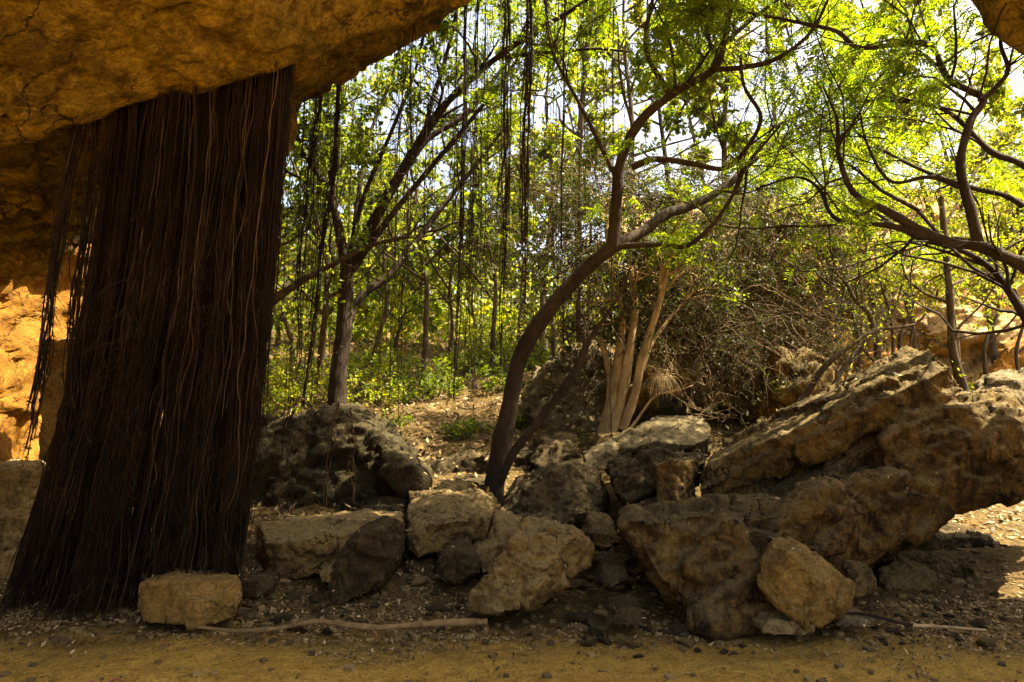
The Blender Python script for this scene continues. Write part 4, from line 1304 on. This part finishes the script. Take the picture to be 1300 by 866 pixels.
# pale rooted fig on the rocks
FIG = [(pp([(764, 552), (775, 505), (772, 465), (762, 430)], 9.3, 9.5), 0.075, 0.04),
       (pp([(775, 552), (790, 500), (800, 440), (806, 390), (800, 340)], 9.2, 9.4), 0.085, 0.04),
       (pp([(790, 545), (806, 500), (815, 455), (838, 380), (850, 325), (860, 280)], 9.2, 9.0), 0.07, 0.03),
       (pp([(782, 540), (784, 470), (790, 400), (775, 340), (770, 280)], 9.25, 9.8), 0.06, 0.03),
       (pp([(815, 470), (826, 440), (850, 405), (890, 360)], 9.2, 9.6), 0.04, 0.015),
       (pp([(800, 545), (830, 505), (850, 498), (880, 490)], 9.1, 9.0), 0.02, 0.01)]
tree('fig_tree', 'pale fig with several fused root stems gripping the rocks', (pp([(768, 560), (778, 520), (783, 480), (788, 430)], 9.25, 9.4), 0.11, 0.06),
     FIG, M['bark_pale'], broad(M['leaf_fig'], 4000, 0.07, 0.55, keep=gaps(2.6, -0.1, 1.0, 11)), 205, twigs=(30, 140, 520), lens=(1.0, 0.6, 0.3), limb_tmin=0.6)
# bare trees behind the slab
tree('bare_tree', 'slender upright trunk behind the top corner of the giant slab',
     (pp([(1228, 515), (1222, 490), (1211, 452), (1208, 424), (1206, 377), (1201, 322), (1195, 250)], 8.6, 8.6), 0.055, 0.035),
     [(pp([(1211, 440), (1218, 415), (1245, 388), (1265, 360), (1275, 345)], 8.6, 8.4), 0.022, 0.008),
      (pp([(1205, 385), (1170, 370), (1150, 350), (1140, 320), (1110, 310)], 8.6, 9.0), 0.022, 0.008),
      (pp([(1206, 362), (1240, 350), (1280, 340)], 8.6, 9.0), 0.02, 0.008),
      (pp([(1198, 290), (1230, 230), (1260, 180)], 8.6, 9.2), 0.02, 0.008)],
     M['bark_mid'], broad(M['leaf_yel'], 1200, 0.06, 0.5), 206, twigs=(26, 110, 360), lens=(0.8, 0.5, 0.3), limb_tmin=0.2)
tree('bare_tree', 'low bent tree with crooked bare branches left of the slender trunk',
     (pp([(985, 560), (1030, 490), (1050, 463), (1084, 436), (1111, 420), (1139, 416), (1162, 412)], 8.8, 8.6), 0.06, 0.015),
     [(pp([(1110, 421), (1103, 398), (1085, 380), (1076, 362), (1060, 345)], 8.7, 8.9), 0.04, 0.015),
      (pp([(1040, 530), (1062, 482), (1080, 455), (1096, 432)], 8.5, 8.6), 0.035, 0.025),
      (pp([(1128, 470), (1134, 440), (1130, 400), (1118, 360), (1110, 320)], 9.0, 9.0), 0.025, 0.01),
      (pp([(1090, 436), (1110, 460), (1118, 470)], 8.7, 8.8), 0.02, 0.015),
      (pp([(1120, 470), (1150, 450), (1158, 425), (1162, 400)], 9.2, 9.2), 0.02, 0.008)],
     M['bark_mid'], broad(M['leaf_yel'], 500, 0.05, 0.5), 207, twigs=(30, 130, 420), lens=(0.7, 0.45, 0.25), limb_tmin=0.2)


for k, (a, lab) in enumerate((
        ([(1085, 500), (1092, 440), (1080, 380), (1100, 320), (1085, 260)], 'thin crooked sapling right of the crag'),
        ([(1150, 490), (1142, 430), (1160, 380), (1145, 330), (1165, 270)], 'thin forked sapling left of the slender upright trunk'),
        ([(1255, 500), (1250, 440), (1268, 390), (1255, 340), (1270, 270)], 'thin sapling just right of the slender upright trunk'),
        ([(1300, 500), (1290, 450), (1300, 400), (1285, 350), (1300, 280)], 'thin sapling at the right edge above the grey boulder'))):
    tree('sapling', lab, (pp(a, 10.0 + 0.4 * k, 10.2 + 0.4 * k), 0.035, 0.012),
         [([P(*a[1], 10.1 + 0.4 * k), P(a[1][0] + 40, a[1][1] - 40, 10.0 + 0.4 * k), P(a[1][0] + 60, a[1][1] - 90, 9.7 + 0.4 * k), P(a[1][0] + 110, a[1][1] - 120, 9.5 + 0.4 * k)], 0.02, 0.006),
          ([P(*a[2], 10.1 + 0.4 * k), P(a[2][0] - 40, a[2][1] - 30, 10.3 + 0.4 * k), P(a[2][0] - 70, a[2][1] - 70, 10.6 + 0.4 * k), P(a[2][0] - 75, a[2][1] - 120, 10.8 + 0.4 * k)], 0.02, 0.006),
          ([P(*a[3], 10.1 + 0.4 * k), P(a[3][0] + 30, a[3][1] - 40, 10.3 + 0.4 * k), P(a[3][0] + 20, a[3][1] - 90, 10.5 + 0.4 * k)], 0.016, 0.006)],
         M['bark_mid'], broad(M['leaf_yel'], 3600, 0.06, 0.5), 220 + k, 'saplings behind the slab', twigs=(30, 110, 300), lens=(0.9, 0.55, 0.32), limb_tmin=0.15, sides=(8, 6))


# ------------------------------------------------------------------ twiggy vine thicket over the crag
def thicket(label, cx0, cx1, cy0, cy1, d0, d1, n, nl, seed, leafsize=0.05, group=None, leaf='leaf_dark', hangdown=0.6):
    rg = np.random.default_rng(seed)
    px = rg.uniform(cx0, cx1, n)
    py = cy0 + (cy1 - cy0) * rg.random(n) ** 1.1
    dd = rg.uniform(d0, d1, n)
    base = np.array([P(a, b, c) for a, b, c in zip(px, py, dd)])
    L = rg.uniform(0.6, 1.8, n)
    nn = 9
    cur = norm(rg.normal(size=(n, 3)) * np.array((1, 0.7, 0.6)) + np.array((0, -0.2, 0.4)))
    Q = np.zeros((n, nn, 3))
    Q[:, 0] = base
    for j in range(1, nn):
        cur = norm(cur + rg.normal(size=(n, 3)) * 0.22 + np.array((0, 0, -hangdown * 0.35)))
        Q[:, j] = Q[:, j - 1] + cur * (L / (nn - 1))[:, None]
    R = rg.uniform(0.004, 0.010, n)[:, None] * np.linspace(1, 0.4, nn)[None]
    root = thing('vine_thicket', label, 'vines', (base[:, 0].mean(), base[:, 1].mean(), base[:, 2].min()), group)
    G = Geo()
    G.add(*tubes(Q, R, 3))
    c, cr = sprout(Q, R, int(n * 1.7), 0.4, rg, up=-0.1, spread=1.0, n=5, rfac=0.6, rmin=0.0025, tmin=0.1, wob=0.2)
    G.add(*tubes(c, cr, 3))
    part('stems', *G.get(), M['twig'], root, 'stuff')
    part('foliage', *broad_leaves(c, nl, leafsize, rg, 0.1, 0.5, 0.2), M[leaf], root, 'stuff', smooth=False)
    return root


thicket('dark tangled vine thicket behind the leaning trunk', 690, 880, 220, 430, 9.3, 11.0, 620, 26000, 301, 0.055)
thicket('brown twiggy vines draped over the top of the crag', 860, 1080, 240, 430, 10.2, 12.4, 700, 22000, 302, 0.055)
thicket('dead tangled vine stems hanging at the foot of the crag', 850, 1040, 390, 490, 9.4, 10.3, 350, 2500, 303, 0.05)

# straw-coloured tuft of dry rootlets
rg = np.random.default_rng(5)
b = P(838, 478, 8.9)
n = 80
Q = np.zeros((n, 7, 3))
Q[:, 0] = b + rg.normal(size=(n, 3)) * np.array((0.06, 0.05, 0.03))
cur = norm(rg.normal(size=(n, 3)) * np.array((0.5, 0.4, 0.2)) + np.array((0.25, -0.3, 0.3)))
for j in range(1, 7):
    cur = norm(cur + np.array((0, 0, -0.5)) + rg.normal(size=(n, 3)) * 0.08)
    Q[:, j] = Q[:, j - 1] + cur * 0.055
o = solo('dry_tuft', *tubes(Q, np.full((n, 7), 0.004) * np.linspace(1, 0.4, 7)[None], 3), M['straw'], b)
tag(o, 'straw-coloured tuft of dry grass drooping beside the pale fig', 'grass')


# ------------------------------------------------------------------ wood behind
def wood_tree(px, d, h, seed, label, group, leaf=0.12, count=5000, mat='leaf_yel', crown0=0.35, wide=1.6, r=0.07, bark='bark_mid', lean=0.0):
    rg = np.random.default_rng(seed)
    x = PX(px, d)
    z = H(x, d)[0] - 0.1
    b = np.array((x, d, z))
    pts = [b]
    off = np.array((lean, 0.0, 0))
    for k in range(1, 6):
        off = off + rg.normal(size=3) * np.array((0.14, 0.1, 0))
        pts.append(b + np.array((0, 0, h * k / 5)) + off * k / 2)
    limbs = []
    tr = resample(pts, 40)
    for k in range(9):
        t = crown0 + (0.97 - crown0) * (k + rg.random() * 0.6) / 9
        a = rg.random() * 6.28
        s = tr[int(t * 39)]
        L = wide * (0.6 + 0.7 * rg.random()) * (1.15 - 0.5 * t)
        dv = np.array((math.cos(a), math.sin(a), 0.45 + 0.4 * rg.random()))
        limbs.append(([s, s + dv * L * 0.35 + rg.normal(size=3) * 0.08, s + dv * L * 0.7 + rg.normal(size=3) * 0.15, s + dv * L + rg.normal(size=3) * 0.2], r * 0.5 * (1.1 - 0.6 * t), 0.012))
    return tree('wood_tree', label, (pts, r, r * 0.25), limbs, M[bark], broad(M[mat], count, leaf, 0.55, keep=gaps(-9, -0.07, 0.7, seed)), seed, group, twigs=(22, 66, 170), lens=(1.1, 0.7, 0.48), up=0.12, step=0.22, sides=(8, 5))


wr = np.random.default_rng(55)
spots = [(330, 12.5), (372, 15.0), (405, 12.0), (468, 13.0), (500, 16.5), (538, 12.5), (566, 15), (600, 18), (625, 13.5), (660, 16), (700, 14.5), (745, 17), (350, 20), (440, 20), (520, 22), (680, 21), (620, 25), (300, 16)]
for k, (px, d) in enumerate(spots):
    if px < 430:
        LW, GW = 'slender tree in the sunlit wood seen between the root curtain and the forked trunk', 'wood left of the forked trunk'
    elif px < 575:
        LW, GW = 'slender tree in the sunlit wood seen between the forked trunk and the lowest root bundle', 'wood right of the forked trunk'
    else:
        LW, GW = 'slender tree in the sunlit wood seen between the lowest root bundle and the pale fig', 'wood behind the leaning trunk'
    wood_tree(px, d, wr.uniform(2.8, 4.8) if px < 610 else wr.uniform(4.0, 6.5), 400 + k, LW, GW, 0.06 + 0.0035 * d, 6000, 'leaf_yel' if k % 3 else 'leaf_fig', crown0=0.3, wide=1.9, r=wr.uniform(0.04, 0.08), lean=wr.normal() * 0.1)
LW2 = 'leafy tree filling the sky behind the leaning tree and the crag'
for k, (px, d) in enumerate([(740, 13.5), (810, 15), (870, 17), (930, 14.5), (990, 17), (690, 18), (900, 21)]):
    wood_tree(px, d, wr.uniform(8.5, 11.5), 440 + k, LW2, 'trees behind the crag', 0.11, 11500, 'leaf_fig' if k % 2 else 'leaf_yel', crown0=0.45, wide=2.6, r=0.10)
LW3 = 'sunlit tree with yellowish leaves above the far cliff'
for k, (px, d) in enumerate([(1050, 15.0), (1110, 13.5), (1160, 15.5), (1215, 13.5), (1265, 14.5), (1330, 13.5)]):
    wood_tree(px, d, wr.uniform(7.5, 10.0), 460 + k, LW3, 'trees above the far cliff', 0.115, 9000, 'leaf_yel', crown0=0.3, wide=2.4, r=0.08)


rg = np.random.default_rng(91)
nc, per = 420, 85
cy = rg.uniform(19, 36, nc)
cx = rg.uniform(-0.62, 0.55, nc) * cy
cz = H(cx, cy) + 0.3 + 2.6 * rg.random(nc) ** 1.5
pos = np.repeat(np.stack([cx, cy, cz], 1), per, 0) + rg.normal(size=(nc * per, 3)) * np.array((0.75, 0.75, 0.5))
V, F = leaf_quads(pos, norm(rg.normal(size=pos.shape)), rg.uniform(0.16, 0.34, len(pos)), rg, 0.55, 0.3, 0.4)
tag(solo('distant_wood', V, F, M['leaf_yel'], (0, 25, 4), False), 'sunlit yellow-green wood on the hillside far behind', kind='stuff')


# ------------------------------------------------------------------ undergrowth
def shrub(px, py_d, w, h, seed, label, group, mat='leaf_yel', leaf=0.07, count=900):
    rg = np.random.default_rng(seed)
    d = py_d
    x = PX(px, d)
    p, _ = drop(x, d, 4.0)
    b = p if p is not None else np.array((x, d, H(x, d)[0]))
    n = 16
    Q = np.zeros((n, 7, 3))
    Q[:, 0] = b + rg.normal(size=(n, 3)) * np.array((w * 0.25, w * 0.2, 0.0)) - np.array((0, 0, 0.03))
    cur = norm(rg.normal(size=(n, 3)) * np.array((0.8, 0.8, 0.2)) + np.array((0, 0, 0.9)))
    for j in range(1, 7):
        cur = norm(cur + rg.normal(size=(n, 3)) * 0.2)
        Q[:, j] = Q[:, j - 1] + cur * (h * rg.uniform(0.7, 1.2, n) / 6)[:, None]
    R = np.full((n, 7), 0.006) * np.linspace(1, 0.4, 7)[None]
    root = thing('shrub', label, 'shrub', b, group)
    G = Geo()
    G.add(*tubes(Q, R, 4))
    c, cr = sprout(Q, R, 70, h * 0.45, rg, up=0.2, n=5, rmin=0.002, tmin=0.2)
    G.add(*tubes(c, cr, 3))
    part('stems', *G.get(), M['twig'], root, 'stuff')
    part('foliage', *broad_leaves(c, count, leaf, rg, 0.1, 0.5, 0.4), M[mat], root, 'stuff', smooth=False)


sr = np.random.default_rng(66)
for k in range(28):
    shrub(sr.uniform(430, 700), sr.uniform(10.8, 16), 0.6, sr.uniform(0.35, 0.9), 500 + k, 'low green shrub growing on the leafy slope under the hanging roots', 'shrubs on the slope', 'leaf_yel' if k % 4 == 0 else 'leaf_fig', count=520)
for k in range(8):
    shrub(sr.uniform(320, 430), sr.uniform(10.0, 13), 0.6, sr.uniform(0.5, 1.1), 540 + k, 'low green shrub behind the dark mound left of the forked trunk', 'shrubs behind the mound', count=700)
for k, px in enumerate((585, 600, 500, 655)):
    shrub(px, 9.6 + 0.15 * k, 0.3, 0.25, 560 + k, 'small bright green seedling above the long dark ledge', 'seedlings above the ledge', 'leaf_fig', 0.06, 220)
shrub(962, 8.3, 0.25, 0.22, 570, 'little green plant growing on the back edge of the giant slab', None, 'leaf_fig', 0.05, 160)
for k, px in enumerate((1160, 1190, 1245, 1290, 1120)):
    shrub(px, 12.5 + 0.4 * k, 0.7, 0.9, 580 + k, 'pale leafy shrub in full sun at the foot of the far cliff', 'shrubs below the far cliff', 'leaf_yel', 0.08, 900)

# ------------------------------------------------------------------ fallen branch, stick, bits
V, F, _, _ = limb([P(250, 796, 4.62), P(300, 801, 4.55), P(350, 798, 4.55), P(400, 789, 4.6), P(440, 793, 4.58), P(480, 797, 4.55), P(540, 792, 4.62), P(618, 789, 4.72)], 0.011, 0.025, 12, 140, 0.42, 3)
Z = H(V[:, 0], V[:, 1])
o = solo('fallen_branch', V + np.array((0, 0, 0.0)), F, M['deadwood'], P(440, 793, 4.58))
tag(o, 'long pale fallen branch lying along the edge of the dirt path', 'branch')
V, F, _, _ = limb([P(470, 797, 4.56), P(476, 803, 4.5), P(480, 812, 4.45)], 0.012, 0.005, 7, 12, 0.2, 4)
part('side_twig', V, F, M['deadwood'], o)
G = Geo()
V, F, _, _ = limb([P(1062, 790, 4.66), P(1075, 780, 4.7), P(1100, 780, 4.68), P(1140, 790, 4.6), P(1160, 794, 4.58)], 0.009, 0.011, 8, 60, 0.15, 6)
st = thing('fallen_stick', 'thin bent stick with a pale peeled end right of the golden boulder', 'stick', P(1100, 795, 4.62))
part('bark_end', V, F, M['bark'], st)
V, F, _, _ = limb([P(1158, 794, 4.58), P(1200, 796, 4.56), P(1252, 800, 4.53)], 0.012, 0.008, 8, 50, 0.15, 7)
part('peeled_end', V, F, M['bark_pale'], st)


# ------------------------------------------------------------------ leaf litter and gravel
def litter(n, xr, yr, size, seed, keep=None, zmax=9):
    rg = np.random.default_rng(seed)
    P_, Nn = [], []
    got = 0
    while got < n:
        y = rg.uniform(yr[0], yr[1], 6000)
        x = PX(rg.uniform(xr[0], xr[1], 6000), y)
        h = H(x, y)
        ps, ns, ok = np.zeros((6000, 3)), np.zeros((6000, 3)), np.zeros(6000, bool)
        for k in range(6000):
            p, nr = drop(x[k], y[k])
            if p is not None and nr[2] > 0.45 and p[2] < zmax:
                ps[k], ns[k], ok[k] = p, nr, True
        on = ps[:, 2] > h + 0.10
        w = np.where(on, 0.10, 1.0)
        if keep is not None:
            w = w * keep(x, y)
        ok &= rg.random(6000) < w
        P_.append(ps[ok] + ns[ok] * 0.006)
        Nn.append(ns[ok])
        got += ok.sum()
    pos = np.concatenate(P_)[:n]
    nr = np.concatenate(Nn)[:n]
    d = norm(np.cross(nr, norm(rg.normal(size=(n, 3)))) + rg.normal(size=(n, 3)) * 0.22)
    up = norm(nr + rg.normal(size=(n, 3)) * 0.35)
    side = norm(np.cross(d, up))
    s = (size * (0.45 + 1.1 * rg.random(n) ** 2))[:, None]
    curl = (rg.random(n) * 0.35)[:, None] * s
    V = np.stack([pos, pos + d * s * 0.45 + side * s * 0.24 + up * curl * 0.4, pos + d * s + up * curl, pos + d * s * 0.45 - side * s * 0.24 + up * curl * 0.4], 1).reshape(-1, 3)
    return V, np.arange(n * 4).reshape(n, 4)


def near_keep(x, y):
    n = vnoise(np.stack([x * 2.2, y * 3.0, 0 * x + 0.3], 1), 5) * 0.22 + vnoise(np.stack([x * 0.8, y * 0.8, 0 * x + 4.3], 1), 15) * 0.22
    c = vnoise(np.stack([x * 1.3, y * 1.8, 0 * x + 7.3], 1), 6)
    return 0.035 * sstep(-0.1, 0.5, c) + 0.008 + sstep(4.25, 4.85, y + n * 1.6) * (0.35 + 0.65 * sstep(-0.5, 0.3, c))


V, F = litter(26000, (-60, 1400), (3.6, 7.2), 0.03, 71, near_keep, 2.0)
tag(solo('leaf_litter', V, F, M['litter'], (0, 5, 0), False), 'dead leaves scattered over the ground and rubble in front', kind='stuff')
V, F = litter(16000, (280, 1400), (7.0, 15), 0.07, 72, None, 3.6)
tag(solo('leaf_litter', V, F, M['litter'], (0, 10, 1), False), 'dead leaves covering the slope and rocks behind the boulders', kind='stuff')

# gravel: too fine to count
rg = np.random.default_rng(81)
n = 5000
Vg, Fg = [], []
cube = np.array([(-1, -1, -1), (1, -1, -1), (1, 1, -1), (-1, 1, -1), (-1, -1, 1), (1, -1, 1), (1, 1, 1), (-1, 1, 1)], float)
cf = np.array([(0, 3, 2, 1), (4, 5, 6, 7), (0, 1, 5, 4), (1, 2, 6, 5), (2, 3, 7, 6), (3, 0, 4, 7)])
yy = rg.uniform(3.7, 7.0, n)
xx = PX(rg.uniform(-40, 1340, n), yy)
zz = H(xx, yy)
keepm = rg.random(n) < np.where(yy < 4.5, 0.14, 1.0)
for x, y, z in zip(xx[keepm], yy[keepm], zz[keepm]):
    s = 0.005 + 0.024 * rg.random() ** 2.5
    c = cube * (0.6 + 0.5 * rg.random((8, 3))) * s * np.array((1, 0.9, 0.6))
    a = rg.random() * 6.28
    c = np.stack([c[:, 0] * math.cos(a) - c[:, 1] * math.sin(a), c[:, 0] * math.sin(a) + c[:, 1] * math.cos(a), c[:, 2]], 1)
    Fg.append(cf + 8 * len(Vg))
    Vg.append(c + np.array((x, y, z + s * 0.2)))
tag(solo('gravel', np.concatenate(Vg), np.concatenate(Fg), M['chips'], (0, 5, 0), False), 'fine gravel and chips strewn between the stones', kind='stuff')


# dry twigs lying about: too many and too fine to count
rg = np.random.default_rng(83)
n = 420
y = rg.uniform(4.35, 7.2, n)
x = PX(rg.uniform(-20, 1320, n), y)
a = rg.uniform(0, 6.28, n)
L = rg.uniform(0.05, 0.22, n)
Q = np.zeros((n, 5, 3))
for j in range(5):
    u = (j / 4 - 0.5) * L
    Q[:, j, 0] = x + np.cos(a) * u + rg.normal(size=n) * 0.004
    Q[:, j, 1] = y + np.sin(a) * u + rg.normal(size=n) * 0.004
for j in range(5):
    Q[:, j, 2] = H(Q[:, j, 0], Q[:, j, 1]) + 0.012
R = rg.uniform(0.0015, 0.0045, n)[:, None] * np.linspace(1, 0.6, 5)[None]
tag(solo('dry_twigs', *tubes(Q, R, 4), M['deadwood'], (0, 5, 0)), 'dry twigs scattered over the ground among the dead leaves', kind='stuff')

# faded scrap of cord on the path
m, nt, out = nodes('faded_pink_cord')
b = N(nt, 'ShaderNodeBsdfPrincipled')
nz = N(nt, 'ShaderNodeTexNoise', Scale=40.0, Detail=3.0)
nt.links.new(ramp(nt, nz.outputs['Fac'], [(0.35, (0.22, 0.05, 0.04)), (0.65, (0.42, 0.14, 0.11))]), b.inputs['Base Color'])
b.inputs['Roughness'].default_value = 0.9
nt.links.new(b.outputs[0], out.inputs[0])
pts = [P(100, 862, 3.86), P(118, 856, 3.92), P(128, 861, 3.86), P(140, 855, 3.93), P(152, 852, 3.96), P(162, 858, 3.88)]
pts = [np.array((p[0], p[1], H(p[0], p[1])[0] + 0.008 + 0.012 * (k % 2))) for k, p in enumerate(pts)]
V, F, _, _ = limb(pts, 0.004, 0.004, 6, 50, 0.1, 9)
tag(solo('cord_scrap', V, F, m, pts[2]), 'faded pink scrap of cord lying on the dirt path', 'cord')
